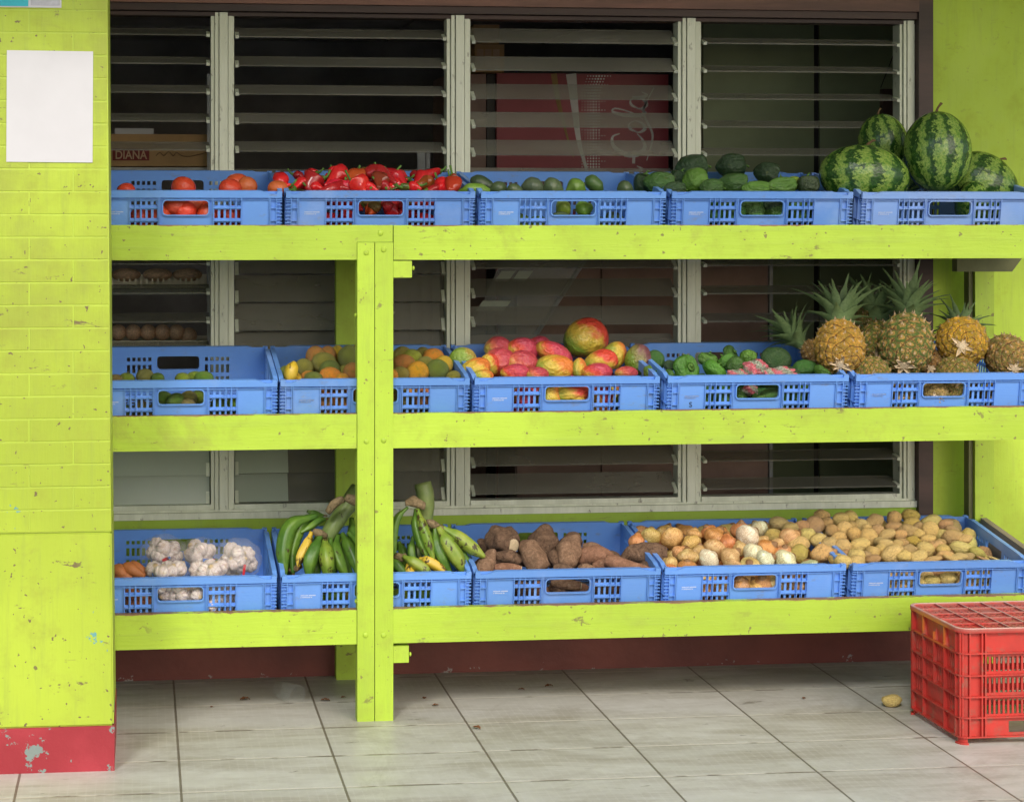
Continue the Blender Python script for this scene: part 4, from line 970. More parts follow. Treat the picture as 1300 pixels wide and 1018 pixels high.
def capsicum(seed, lobes=4):
    def fn(p):
        a = math.atan2(p.y, p.x); r = math.hypot(p.x, p.y)
        k = 1 + 0.12 * abs(math.cos(a * lobes / 2)) * r - 0.10 + 0.07 * noise.noise(p * 1.5 + Vector((seed, 0, 0)))
        z = p.z
        if z > 0.55: z -= (z - 0.55) * 1.3 * (1 - r) ** 0.5
        if z < -0.5: k *= 1 - 0.28 * (-z - 0.5) / 0.5
        return Vector((p.x * k, p.y * k, z + 0.05 * noise.noise(p * 3)))
    return fn
CAPS = [ico(4, capsicum(i * 3.3, 3 + i % 2), 'bell_pepper', MAT['gpepper']) for i in range(4)]
def stem_mesh(l=0.5, r=0.12, mat='stem', bend=0.2):
    bm = bmesh.new(); tube(bm, smooth_path([(0, 0, 0), (bend * .3, 0, l * .5), (bend, 0, l)], 6), [r * 1.7, r, r * .8, r * .8, r * .9, r * 1.15], 8)
    tube(bm, [(0, 0, -0.06), (0, 0, 0.03)], [r * 3.2, r * 1.5], 10)
    me = mesh_of(bm, 'stem', True); me.materials.append(MAT[mat]); return me
STEM = stem_mesh(); DSTEM = stem_mesh(0.35, 0.04, 'drystem', 0.15); DSTEM.name = 'stem'

ORD = ['first', 'second', 'third', 'fourth', 'fifth', 'sixth', 'seventh', 'eighth', 'ninth', 'tenth', 'eleventh', 'twelfth', 'thirteenth', 'fourteenth', 'fifteenth', 'sixteenth', 'seventeenth', 'eighteenth', 'nineteenth', 'twentieth', 'twenty-first', 'twenty-second', 'twenty-third', 'twenty-fourth']
BACKPX = {0: 212, 1: 438, 2: 664}
def rim_py(r, px): return {0: 243, 1: 484, 2: 727}[r] - (px - 720) * {0: 0.0, 1: 0.004, 2: 0.026}[r] * 1.0
YF0, YF1 = Y0C + 0.016, Y0C + 0.43
def surf_Y(r, px, py, rr):
    """depth inside the crate for an item whose centre is seen at (px,py): higher in the picture = further back"""
    rim = rim_py(r, px); back = rim + {0: -36, 1: -46, 2: -70}[r]
    t = (rim - 2 - py) / (rim - 2 - back)
    return YF0 + rr + 0.01 + max(0, min(1, t)) * (YF1 - YF0 - 2 * rr - 0.02)
class Item: pass
def pile(r, lst, iters=60, tight=0.86, yfix=None):
    """lst: (px, py, rx_px, rz_px, angle, key...). Returns items with 3-D centres; overlaps are undone by sliding along the sight line"""
    its = []
    for i, e in enumerate(lst):
        it = Item(); it.px, it.py, it.rx, it.rz, it.ang = e[:5]; it.key = e[5:]
        rr = min(it.rx, it.rz) / 385; it.Y = surf_Y(r, it.px, it.py, rr); it.rr = rr; its.append(it)
    for _ in range(iters):
        for a in range(len(its)):
            for b in range(a + 1, len(its)):
                A, B = its[a], its[b]; pa, pb = W(A.px, A.py, A.Y), W(B.px, B.py, B.Y)
                ra = (A.rx + A.rz) / 2 / 385; rb_ = (B.rx + B.rz) / 2 / 385; need = (ra + rb_) * tight; d = (pa - pb).length
                if d < need:
                    s = (need - d) * 0.3; f, g = (A, B) if A.py > B.py else (B, A)
                    f.Y -= s; g.Y += s
        for it in its: it.Y = max(YF0 + it.rr * 0.95, min(YF1 + 0.02 - it.rr * 0.9, it.Y))
    for it in its:
        it.p = W(it.px, it.py, it.Y); it.s = 1.0 / PM(it.px, it.Y)
    return its
def label_rows(its, r, noun, where, bands, colname=None):
    """row by height above the rim, then order from the left"""
    rows = {}
    for it in its:
        h = rim_py(r, it.px) - it.py; k = 0
        while k < len(bands) and h > bands[k]: k += 1
        rows.setdefault(k, []).append(it)
    nmr = ['the row against the rim', 'the second row up', 'the third row up', 'the fourth row up', 'the top row', 'the very top'] 
    for k, L in rows.items():
        L.sort(key=lambda q: q.px)
        for i, it in enumerate(L):
            side = 'left' if i < (len(L) + 1) / 2 or len(L) < 3 else 'right'; idx = i if side == 'left' else len(L) - 1 - i
            pos = ('leftmost' if side == 'left' else 'rightmost') if idx == 0 else ORD[idx] + ' from ' + side
            if len(L) == 1: pos = 'the only one'
            cn = (colname(it) + ' ') if colname else ''
            it.label = f'{cn}{noun}, {pos} in {nmr[k]} {where}'
def put(it, me, name, cat, group, scale, rot, parent_col=None, color=None, label=None):
    o = link(name, me); o.location = it.p; o.scale = scale; o.rotation_euler = rot
    if color: o.color = (*color, 1) if len(color) == 3 else color
    tag(o, label or it.label, cat, group); return o
def fill(r, c, n, me_fn, name, cat, label, group, rad, color_fn, rows=1, x0=0.05, x1=0.55, sc=(1, 1, 1)):
    """a lower layer resting on the crate floor, seen through the hand hole and slots"""
    cr = CRATES[r, c]; M = Matrix.Translation(cr.location) @ Euler(cr.rotation_euler).to_matrix().to_4x4()
    for q in range(rows):
        for i in range(n):
            x = x0 + (x1 - x0) * (i + 0.5 + 0.3 * (q % 2)) / n; y = 0.018 + rad * 1.05 + q * rad * 2.05
            if y > CD - 0.03 - rad: continue
            z = 0.01 + rad + (0.0 if q else rnd.uniform(0.02, 0.05))
            o = link(name, me_fn()); o.location = M @ Vector((x + rnd.uniform(-.005, .005), y, z)); k = rad * rnd.uniform(0.9, 1.08)
            o.scale = (k * sc[0], k * sc[1], k * sc[2]); o.rotation_euler = (rnd.uniform(-.4, .4), rnd.uniform(-.5, .5), rnd.uniform(-.5, .5)); o.color = (*color_fn(), 1)
            tag(o, label, cat, group)
def under(r, c, me_fn, name, cat, label, group, rad, color_fn, lift=1.0, zmax=None):
    """the layer just below the visible surface of a heap, so no crate floor shows between the top items"""
    cr = CRATES[r, c]; x0 = cr.location.x + 0.045; x1 = cr.location.x + CW - 0.045; nx = int((x1 - x0) / (rad * 2.1)); ny = int((YF1 - YF0) / (rad * 2.0)); back = {0: -36, 1: -46, 2: -70}[r]
    for j in range(ny):
        for i in range(nx + (j % 2)):
            X = x0 + (x1 - x0) * (i + (0.5 if j % 2 == 0 else 0.0)) / nx; Y = YF0 + rad + 0.01 + (YF1 - YF0 - 2 * rad) * j / max(1, ny - 1); t = j / max(1, ny - 1)
            px = 720; z = W(px, rim_py(r, px) - 2 + back * t * lift, Y).z - rad * 2.15
            zf = cr.location.z + (Y - Y0C) * math.tan(R(TILT)) + rad + 0.008
            o = link(name, me_fn()); o.location = (max(x0, min(x1, X + rnd.uniform(-.006, .006))), Y, max(z, zf)); k = rad * rnd.uniform(0.95, 1.12); o.scale = (k * 1.1, k, k); o.rotation_euler = (rnd.uniform(-1, 1), rnd.uniform(-.6, .6), rnd.uniform(0, 6)); o.color = (*color_fn(), 1)
            tag(o, label, cat, group)
def jit(c, a=0.12): return tuple(max(0.0, x * rnd.uniform(1 - a, 1 + a)) for x in c)

# ---------------------------------------------------------------- tomatoes (top, first crate)
TOM = [(0.60, 0.06, 0.025), (0.62, 0.09, 0.03), (0.55, 0.13, 0.04)]
L = [(160, 243, 12, 11, 0, 0, 'red tomato just showing at the left by the pillar'), (233, 238, 16, 14, 0, 0, 'round red tomato before the back hand hole'), (292, 240, 15, 13, 0, 0, 'red tomato in front of the two at the right of the first crate'),
     (301, 233, 16, 13, 0, 1, 'topmost red tomato at the right of the first crate'), (314, 237, 13, 13, 0, 2, 'orange tomato behind the red ones in the first crate'), (353, 240, 14, 11, 0, 2, 'orange red tomato at the dip between first and second crate'),
     (223, 262, 17, 13, 0, 0, 'darker tomato at the left side of the first hand hole'), (247, 261, 19, 14, 0, 1, 'glossy tomato in the middle of the first hand hole')]
for it in pile(0, L):
    s = it.s; put(it, rnd.choice(ROUND['tomato']), 'tomato', 'tomato', 'tomatoes in the first top crate', (it.rx * s, it.rx * s, it.rz * s), (rnd.uniform(-.3, .3), 0, rnd.uniform(0, 6)), color=jit(TOM[it.key[0]], .08), label=it.key[1])
fill(0, 0, 7, lambda: rnd.choice(ROUND['tomato']), 'tomato', 'tomato', 'red tomato low in the first crate, glimpsed through its slots', 'tomatoes low in the first crate', 0.036, lambda: jit(TOM[0], .15), rows=2)

# ---------------------------------------------------------------- generic long thing between two photo points
def long_thing(name, pts, rads, mat, label, cat, group, Ys, seg=14, sect=None, n=16, taper=None, parent=None, lump=0.0, flat=1.0, color=None, org=None):
    P3 = [W(x, y, Y) for (x, y), Y in zip(pts, Ys)]
    c = org if org is not None else sum(P3, Vector()) / len(P3)
    path = smooth_path([p - c for p in P3], n); m = len(rads); rr = []
    for i in range(n):
        s = i / (n - 1) * (m - 1); k = min(int(s), m - 2); rr.append((rads[k] + (rads[k + 1] - rads[k]) * (s - k)) / 390)
    bm = bmesh.new(); tube(bm, path, rr, seg, sect=sect, flat=flat)
    if lump:
        sd = Vector((rnd.uniform(0, 50), 0, 0)); rm = max(rr)
        for v in bm.verts: v.co += Vector((noise.noise(v.co * 22 + sd), noise.noise(v.co * 22 + sd * 2), noise.noise(v.co * 22 + sd * 3))) * lump * rm
    o = link(name, bm, mat, parent, smooth=True)
    if parent is None: o.location = c; tag(o, label, cat, group)
    if color: o.color = (*color, 1)
    return o, c, path, rr
def end_stem(o, c, path, rr, mat, l=0.03, r=0.004, at=0, name='stem', side=None):
    p = path[at]; q = path[1] if at == 0 else path[-2]; d = (p - q).normalized(); s = side or Vector((0, 0, 0.3))
    bm = bmesh.new(); tube(bm, [p - d * r * 2, p + d * r, p + (d + s * .3) * l * .5, p + (d + s) * l], [r * 3.0, r * 1.6, r, r * 1.1], 8)
    return link(name, bm, mat, o, smooth=True)
def psect(a, t): return 1 + 0.09 * math.cos(3 * a + t * 2)

# ---------------------------------------------------------------- red peppers (top, second crate)
RED, DRED, OLV, ORG, DGR = (0.72, 0.02, 0.025), (0.42, 0.018, 0.022), (0.16, 0.10, 0.02), (0.55, 0.09, 0.02), (0.09, 0.11, 0.02)
PEP = [  # points, radii, colour, stem end, label
 ([(352, 222), (358, 232), (366, 238)], [9, 9, 3], RED, 1, 'small red pepper at the left end of the pepper heap'),
 ([(372, 240), (384, 233), (394, 230)], [4, 9, 9], RED, 0, 'red pepper with a green crown near the left end of the heap'),
 ([(392, 240), (400, 230), (412, 226)], [8, 14, 10], DRED, 1, 'broad dark red pepper left of the tallest one'),
 ([(424, 217), (430, 222), (414, 236)], [13, 14, 6], RED, 0, 'tallest red pepper of the heap with a thin pale stem'),
 ([(412, 236), (428, 235), (456, 240)], [4, 7, 8], (0.65, 0.02, 0.05), 1, 'bright red pepper lying flat along the crate rim'),
 ([(436, 235), (452, 223), (476, 219)], [7, 10, 7], ORG, 1, 'long orange red pepper lying behind the rim pepper'),
 ([(452, 219), (464, 217), (482, 222)], [4, 6, 5], OLV, 0, 'olive brown pepper at the back of the heap middle'),
 ([(449, 232), (456, 236), (462, 244)], [12, 13, 6], (0.65, 0.025, 0.02), 0, 'round bright red pepper facing out with a green stem'),
 ([(463, 219), (482, 220), (504, 236)], [8, 10, 7], DRED, 1, 'dark red pepper arched across the middle of the heap'),
 ([(478, 240), (484, 228), (494, 224)], [7, 12, 8], (0.22, 0.035, 0.015), 1, 'dark brown green pepper standing in the heap middle'),
 ([(482, 217), (502, 224), (516, 237)], [7, 10, 6], (0.6, 0.02, 0.03), 0, 'long red pepper sloping down right from the middle'),
 ([(494, 240), (504, 236), (512, 234)], [6, 9, 6], RED, 0, 'short red pepper at the rim under the sloping pepper'),
 ([(496, 241), (513, 238), (532, 236)], [2, 6, 5], DGR, 1, 'thin dark green pepper lying along the rim'),
 ([(524, 233), (536, 226), (560, 217)], [5, 9, 7], (0.6, 0.015, 0.02), 1, 'long red pepper rising to the right with a green stem'),
 ([(524, 236), (540, 233), (554, 234)], [4, 10, 9], (0.38, 0.09, 0.02), 1, 'orange olive pepper in front of the rising red one'),
 ([(556, 228), (562, 234), (568, 242)], [8, 9, 5], RED, 0, 'red pepper between the olive one and the right corner'),
 ([(574, 222), (576, 232), (570, 243)], [4, 9, 8], (0.45, 0.04, 0.015), 0, 'brick red blocky pepper at the right corner of the crate'),
 ([(464, 262), (472, 266), (470, 272)], [9, 11, 6], ORG, 0, 'orange red pepper inside the hand hole of the second crate'),
 ([(486, 258), (498, 266), (506, 272)], [8, 9, 5], DRED, 0, 'dark red pepper at the right of the second hand hole'),
 ([(436, 231), (420, 242), (404, 246)], [8, 9, 6], DRED, 0, 'dark red pepper low at the rim, left of the middle'),
 ([(520, 229), (508, 222), (498, 218)], [4, 7, 4], RED, 0, 'red pepper at the back between the sloping and rising ones'),
 ([(540, 243), (552, 240), (566, 240)], [5, 7, 5], DRED, 0, 'dark red pepper under the olive one at the rim')]
for pts, rads, colr, se, lab in PEP:
    yy = surf_Y(0, pts[1][0], max(pts[0][1], pts[-1][1]) - 4 if pts[1][1] < 250 else 250, rads[1] / 390)
    Ys = [yy + (max(pts[1][1], 200) - p[1]) * 0.004 for p in pts]
    rads = [q_ * 1.05 for q_ in rads]; rd = [rads[0] * .5] + rads + [rads[-1] * .35]
    o, c, path, rr = long_thing('red_pepper' if colr[0] > .2 else 'pepper', pts, rd, MAT['pepper'], lab, 'pepper', 'red peppers heaped in the second crate', Ys, 14, psect, 18, lump=0.35, color=colr)
    end_stem(o, c, path, rr, MAT['stem'], rnd.uniform(.02, .034), 0.0035, 0 if se == 0 else -1, side=Vector((rnd.uniform(-.4, .4), -0.5, rnd.uniform(.1, .9))))
for q, (x, y, a, l_, k_, colr) in enumerate(sorted(((361, 240, -30, 18, 7, RED), (380, 226, 30, 18, 7, DRED), (402, 239, 12, 20, 7, RED), (442, 226, -40, 22, 8, RED), (432, 241, 0, 22, 6, DRED), (470, 240, 15, 20, 7, RED), (474, 229, -25, 22, 7, RED), (488, 238, 35, 20, 7, DRED), (508, 230, -15, 20, 6, RED),
      (526, 239, 8, 18, 6, RED), (546, 226, -30, 24, 7, RED), (560, 240, 20, 18, 7, RED), (418, 228, 50, 18, 7, RED), (396, 222, -20, 16, 6, RED), (530, 224, 10, 20, 6, DRED), (575, 236, 70, 18, 7, RED)))):
    dx, dy = math.cos(R(a)) * l_ / 2, math.sin(R(a)) * l_ / 2; yy = surf_Y(0, x, y + 1, 0.02) + 0.02
    o, c, path, rr = long_thing('red_pepper', [(x - dx, y - dy), (x, y - 2), (x + dx, y + dy)], [2, k_, k_ * 1.05, k_ * .6, 1.5], MAT['pepper'], ('bright' if colr is RED else 'dark') + ' red pepper ' + (ORD[q] if q else 'first') + ' from the left among the small tucked in ones of the heap', 'pepper', 'red peppers heaped in the second crate', [yy, yy, yy - .01], 14, psect, 16, lump=0.3, color=colr)
    end_stem(o, c, path, rr, MAT['stem'], .02, 0.003, 0 if q % 2 else -1, side=Vector((0, -.4, .6)))
bm = bmesh.new()
def pepper_unit():
    tube(bm, smooth_path([(-1, 0, 0), (-.3, 0, .1), (.5, 0, 0), (1.2, 0, -.2)], 14), [.3, .55, .68, .7, .7, .68, .64, .6, .54, .48, .4, .32, .22, .06], 12, sect=psect)
pepper_unit(); PEPU = mesh_of(bm, 'pepper', True); PEPU.materials.append(MAT['pepper'])
fill(0, 1, 8, lambda: PEPU, 'pepper', 'pepper', 'red pepper low in the second crate, glimpsed through its slots', 'peppers low in the second crate', 0.03, lambda: jit(rnd.choice((RED, DRED, ORG)), .1), rows=2, sc=(1, 1, 1))

under(0, 1, lambda: PEPU, 'pepper', 'pepper', 'red pepper under the top layer of the red pepper heap', 'peppers low in the second crate', 0.024, lambda: jit(rnd.choice((DRED, DRED, OLV)), .1), 0.45)
# ---------------------------------------------------------------- squashes (top, third crate)
GG, BG = (0.075, 0.115, 0.05), (0.15, 0.29, 0.03)
CUK = [([(580, 243), (598, 241), (622, 243)], [3, 8, 9], BG, 'long bright green pepper at the dip between second and third crate'),
 ([(598, 228), (610, 233), (628, 243)], [8, 10, 9], (0.05, 0.085, 0.035), 'dark green squash slanting down at the left of the crate'),
 ([(622, 240), (634, 239), (644, 245)], [7, 9, 6], GG, 'small grey green squash beside the slanting dark one'), ([(644, 242), (652, 241), (664, 246)], [6, 8, 6], GG, 'small grey green squash under the left slots of the back wall'),
 ([(662, 238), (676, 237), (690, 243)], [9, 12, 9], (0.09, 0.125, 0.07), 'big grey green squash at the left of the back hand hole'), ([(690, 240), (701, 238), (714, 245)], [9, 12, 9], (0.085, 0.13, 0.06), 'big grey green squash at the right of the back hand hole'),
 ([(719, 243), (730, 238), (742, 243)], [6, 11, 9], BG, 'bright green squash with yellow spots right of centre'), ([(744, 226), (752, 232), (764, 243)], [8, 10, 9], (0.08, 0.17, 0.04), 'green squash standing on end right of centre'),
 ([(784, 242), (793, 240), (802, 244)], [8, 11, 8], GG, 'dull squash alone at the right end of the third crate'),
 ([(708, 270), (716, 263), (722, 258)], [8, 11, 8], (0.3, 0.42, 0.04), 'yellow green squash at the left of the third hand hole'), ([(732, 270), (740, 266), (752, 262)], [8, 11, 8], (0.17, 0.33, 0.04), 'green squash at the right of the third hand hole')]
for pts, rads, colr, lab in CUK:
    yy = surf_Y(0, pts[1][0], pts[1][1] - 2 if pts[1][1] < 250 else 250, rads[1] / 390); rd = [rads[0] * .3, rads[0]] + rads[1:2] * 2 + [rads[2], rads[2] * .4]
    o, c, path, rr = long_thing('squash', pts, rd, MAT['cuke'], lab, 'squash', 'squashes in the third top crate', [yy, yy, yy], 16, None, 20, lump=0.12, color=colr)
CUKU = ico(3, lambda p: Vector((p.x * 1.5, p.y, p.z)), 'squash', MAT['cuke'])
fill(0, 2, 8, lambda: CUKU, 'squash', 'squash', 'green squash low in the third crate, glimpsed through its slots', 'squashes low in the third crate', 0.026, lambda: jit(rnd.choice((GG, BG)), .1), rows=2)

# ---------------------------------------------------------------- big green peppers (top, fourth crate)
DG, MGN, LGN = (0.035, 0.075, 0.03), (0.06, 0.15, 0.03), (0.12, 0.26, 0.04)
GP = [(818, 233, 18, 15, 10, DG, 0, 'dark green pepper at the left end of the fourth crate'), (840, 233, 24, 15, -5, MGN, 1, 'green pepper lying second from the left at the rim'), (858, 240, 18, 10, 0, DG, 2, 'dark pepper low under the tall one, left'),
 (880, 213, 25, 18, 8, DG, 0, 'topmost dark green pepper with a puckered end at the left'), (884, 231, 20, 18, 80, LGN, 1, 'bright ribbed green pepper pointing at the viewer under the topmost one'), (905, 238, 18, 12, 0, MGN, 2, 'small green pepper at the rim beside the ribbed one'),
 (930, 211, 23, 16, 4, DG, 3, 'deeply lobed dark pepper on top, middle of the crate'), (934, 233, 24, 14, 0, MGN, 0, 'wrinkled green pepper with yellow blotches at the rim'), (976, 221, 20, 15, -12, DG, 1, 'rounded dark pepper on top, right of the lobed one'),
 (962, 239, 22, 10, 0, LGN, 2, 'flat bright green pepper at the rim, right of the wrinkled one'), (994, 236, 26, 11, 5, LGN, 3, 'long light green pepper lying at the rim toward the right'), (1008, 233, 12, 9, 0, (0.32, 0.42, 0.05), 1, 'small yellow green pepper between the long one and the dull one'), (1026, 234, 15, 15, 0, (0.06, 0.09, 0.045), 0, 'dull dark round pepper at the right end of the crate'),
 (955, 266, 17, 13, 0, MGN, 0, 'green pepper at the left of the fourth hand hole'), (983, 263, 17, 14, 0, DG, 1, 'dark pepper at the right of the fourth hand hole'), (861, 228, 16, 13, 20, DG, 3, 'dark pepper leaning under the topmost one')]
for it in pile(0, [(a[0], a[1], a[2], a[3], a[4], *a[5:]) for a in GP], tight=0.8):
    colr, v, lab = it.key; s = it.s; big = it.rx > it.rz * 1.25
    o = put(it, CAPS[v], 'green_pepper', 'pepper', 'big green peppers in the fourth crate', ((it.rz * s, it.rz * s, it.rx * s)), (rnd.uniform(-.2, .2), R(90 - it.ang) if big else R(it.ang), rnd.uniform(-.4, .4)), color=jit(colr, .08), label=lab)
    st2 = link('stem', STEM, None, o); st2.location = (0, 0, 0.72); st2.scale = (0.8, .8, .45)
fill(0, 3, 7, lambda: CAPS[rnd.randrange(4)], 'green_pepper', 'pepper', 'green pepper low in the fourth crate, glimpsed through its slots', 'peppers low in the fourth crate', 0.035, lambda: jit(MGN, .2), rows=2)

under(0, 3, lambda: CAPS[rnd.randrange(4)], 'green_pepper', 'pepper', 'green pepper under the top layer of the fourth crate', 'peppers low in the fourth crate', 0.034, lambda: jit(MGN, .2), 0.4)
# ---------------------------------------------------------------- watermelons (top, fifth crate)
def melon_fn(s): return lambda p: lumpy(s, 0.035, 0.9)(p)
MEL = [ico(5, melon_fn(i + 1), 'watermelon', MAT['melon']) for i in range(4)]
for px, py, rx_, rz_, ry_, Y, axis, ang, v, lab in ((1097, 224, 58, 40, 0.11, 0.17, 'v', 8, 0, 'big watermelon lying on its side at the left front'), (1121, 181, 31, 36, 0.085, 0.36, 'v', -8, 1, 'smaller watermelon standing at the back behind the lying one'),
        (1190, 193, 42.5, 52, 0.108, 0.17, 'v', 2, 2, 'tallest watermelon standing upright with a curled dry stem'), (1247, 236, 50, 40, 0.1, 0.26, 'v', 35, 3, 'dark mottled watermelon lying at the right of the upright one'), (1146, 214, 34, 30, 0.09, 0.38, 'v', 25, 1, 'watermelon mostly hidden behind the upright and the lying ones')):
    p = W(px, py, Y); k = 1 / PM(px, Y); o = link('watermelon', MEL[v]); o.location = p
    if axis == 'v': o.scale = (rx_ * k, ry_, rz_ * k); o.rotation_euler = (R(-8), R(ang), 0)
    else: o.scale = (rz_ * k, ry_ * .95, rx_ * k); o.rotation_euler = (0, R(90 + ang), 0)
    tag(o, lab, 'watermelon', 'watermelons in the faded crate')
    st2 = link('stem', DSTEM, None, o); st2.location = (0, 0, 0.97) if axis == 'v' else (0, 0, -0.97); st2.scale = (1.1, 1.1, 0.7 if axis == 'v' else -0.7)
o = link('watermelon', MEL[0]); o.location = W(1235, 262, 0.17); o.scale = (0.085, 0.085, 0.05); o.rotation_euler = (0, R(90), 0); tag(o, 'watermelon underneath the others, seen only through the fifth hand hole', 'watermelon', 'watermelons in the faded crate')

# ---------------------------------------------------------------- limes (middle, first crate)
LM = [(0.20, 0.28, 0.03), (0.11, 0.20, 0.03), (0.22, 0.19, 0.06)]
L = [(147, 483, 9, 8, 0, 2, 'brownish lime half hidden by the pillar'), (161, 481, 10, 8, 0, 0, 'bright lime second from the pillar'), (184, 479, 12, 11, 0, 2, 'largest brownish lime, third from the pillar'), (200, 481, 9, 8, 0, 1, 'dark lime right of the largest brownish one'),
     (232, 481, 10, 8, 0, 0, 'bright lime alone in the crate middle'), (248, 480, 11, 9, 0, 0, 'bright lime left of the dark end lime'), (259, 481, 13, 10, 0, 1, 'dark green lime at the right end of the row'),
     (208, 506, 12, 9, 0, 1, 'dark lime at the left end of the hand hole'), (222, 508, 12, 9, 0, 1, 'dark green lime second in the hand hole'), (239, 506, 12, 10, 0, 2, 'mottled lime third in the hand hole'), (252, 505, 11, 10, 0, 0, 'green lime at the right end of the hand hole')]
for it in pile(1, L):
    s = it.s; put(it, rnd.choice(ROUND['lime']), 'lime', 'lime', 'limes in the middle left crate', (it.rx * s, it.rx * s, it.rz * s), (0, rnd.uniform(-.4, .4), rnd.uniform(0, 6)), color=jit(LM[it.key[0]], .1), label=it.key[1])
fill(1, 0, 9, lambda: rnd.choice(ROUND['lime']), 'lime', 'lime', 'lime low in the middle left crate, glimpsed through its slots', 'limes low in the middle left crate', 0.026, lambda: jit(rnd.choice(LM), .2), rows=2, x1=0.5)

# ---------------------------------------------------------------- oranges (middle, second crate)
OR_, OL, OG, OB, YE = (0.62, 0.25, 0.03), (0.24, 0.22, 0.045), (0.14, 0.18, 0.035), (0.42, 0.20, 0.05), (0.60, 0.42, 0.03)
cn = {OR_: 'orange', OL: 'olive', OG: 'green', OB: 'tan', YE: 'yellow'}
L = [(362.6, 475, 9, 10, 0, OG), (401, 452, 13, 12, 0, OB), (411, 461, 15, 13, 0, OL), (416, 451, 11, 11, 0, OB), (386, 467, 12, 11, 0, OL), (428, 449, 8, 10, 0, YE), (443, 454, 14, 15, 0, OG), (419, 471, 14, 13, 0, OG), (420, 479, 14, 12, 0, OR_),
     (392, 479, 10, 8, 0, OR_), (398, 480, 11, 8, 0, OG), (438, 473, 10, 9, 0, OL), (447, 473, 12, 12, 0, OB), (434, 482, 9, 8, 0, OR_), (374, 481, 9, 8, 0, YE), (470, 455, 14, 14, 0, OG), (466, 474, 13, 12, 0, OR_), (484, 468, 14, 13, 0, OL), (458, 448, 13, 12, 0, OB), (486, 450, 13, 12, 0, OL),
     (511, 453, 13, 12, 0, OL), (523, 456, 13, 12, 0, (0.26, 0.32, 0.03)), (513, 464, 15, 13, 0, OB), (537, 450, 9, 9, 0, OL), (550, 454, 13, 11, 0, OR_), (530, 473, 14, 13, 0, (0.68, 0.33, 0.02)), (508, 475, 11, 9, 0, OL), (555, 470, 14, 13, 0, OG), (563, 464, 12, 12, 0, YE), (576, 479, 9, 8, 0, OL), (540, 464, 11, 11, 0, OL), (494, 478, 12, 10, 0, OR_),
     (510, 503, 10, 10, 0, OL), (453, 503, 10, 10, 0, OB)]
its = pile(1, L, tight=0.84); label_rows(its, 1, 'orange', 'of the orange crate', (-4, 8, 18, 27), colname=lambda it: cn.get(it.key[0], 'yellow green'))
for it in its:
    if it.py > 495: it.label = ('mottled orange at the left edge of the hand hole, behind the post' if it.px < 480 else 'mottled orange at the right edge of the hand hole, by the post')
    s = it.s; it.label = it.label.replace('orange orange', 'bright orange'); put(it, rnd.choice(ROUND['orange']), 'orange', 'orange', 'oranges in the crate behind the post', (it.rx * s * 1.1, it.rx * s, it.rz * s * 1.1), (0, rnd.uniform(-.3, .3), rnd.uniform(0, 6)), color=jit(it.key[0], .08))
fill(1, 1, 8, lambda: rnd.choice(ROUND['orange']), 'orange', 'orange', 'orange low in its crate, glimpsed through the slots', 'oranges low in the orange crate', 0.031, lambda: jit(rnd.choice((OR_, OB, OL)), .15), rows=2)
under(1, 1, lambda: rnd.choice(ROUND['orange']), 'orange', 'orange', 'orange under the top layer of the orange heap', 'oranges low in the orange crate', 0.031, lambda: jit(rnd.choice((OR_, OB, OL)), .15), 0.7)
o, c, path, rr = long_thing('plantain_tip', [(367, 486), (370, 472), (374, 459)], [4, 8, 9, 8, 2], MAT['plyellow'], 'cut yellow and brown plantain tip standing at the left of the orange crate', 'plantain', None, [0.085, 0.09, 0.1], 5, None, 12)

# ---------------------------------------------------------------- mangoes (middle, third crate)
MGS = [(587, 458, 17, 15, 0, 'g', 'green mango at the far left of the mango crate'), (603, 470, 20, 13, -20, 'y', 'brownish yellow mango at the rim, second from the left'), (632, 444, 17, 15, 0, 'p', 'dark red mango at the back left'), (634, 461, 21, 17, 0, 'p', 'large pink mango in front of the dark red one'),
 (663, 446, 20, 16, 10, 'r', 'red and green mango at the back, second'), (662, 463, 20, 16, 0, 'p', 'rosy mango in the middle left, facing the viewer'), (654, 474, 18, 11, 0, 'r', 'pink red mango low at the rim, left of centre'), (703, 450, 24, 14, 30, 'r', 'red mango sloping down under the biggest one'), (704, 467, 24, 15, 5, 'y', 'long yellow mango lying at the rim in the middle'),
 (744, 431, 28, 23, -10, 'yr', 'biggest mango on top, green on the left and red on the right'), (780, 452, 14, 17, 20, 'y', 'yellow mango standing right of the biggest one'), (762, 461, 22, 14, -20, 'yr', 'red and green mango under the biggest one'), (758, 473, 19, 11, 0, 'r', 'orange red mango at the rim under the red and green one'),
 (735, 469, 9, 13, 0, 'y', 'narrow orange mango wedged between two others at the rim'), (810, 458, 16, 19, 0, 'd', 'green mango with a wrinkled purple side at the right end'), (795, 474, 14, 8, 0, 'p', 'small crimson mango low at the rim near the right end'), (682, 476, 14, 9, 0, 'p', 'crimson mango low at the rim under the yellow one'), (612, 478, 14, 8, 0, 'y', 'yellow mango low at the rim near the left'),
 (722, 502, 27, 13, -5, 'yr', 'orange red mango filling the mango crate hand hole'), (684, 440, 15, 12, 0, 'r', 'red mango at the back behind the sloping one'), (621, 464, 13, 13, 0, 'yr', 'yellow and red mango between the brownish and the pink ones')]
for it in pile(1, MGS, tight=0.72):
    k_, lab = it.key; s = it.s
    put(it, MNG[k_], 'mango', 'mango', 'mangoes in the middle crate', (it.rx * s * 1.06, max(it.rx, it.rz) * s * .85, it.rz * s * 1.06), (rnd.uniform(-.2, .2), R(it.ang), rnd.uniform(-.3, .3)), label=lab)
fill(1, 2, 6, lambda: MNG[rnd.choice('yrpg')], 'mango', 'mango', 'mango low in its crate, glimpsed through the slots', 'mangoes low in the mango crate', 0.04, lambda: (1, 1, 1), rows=2)

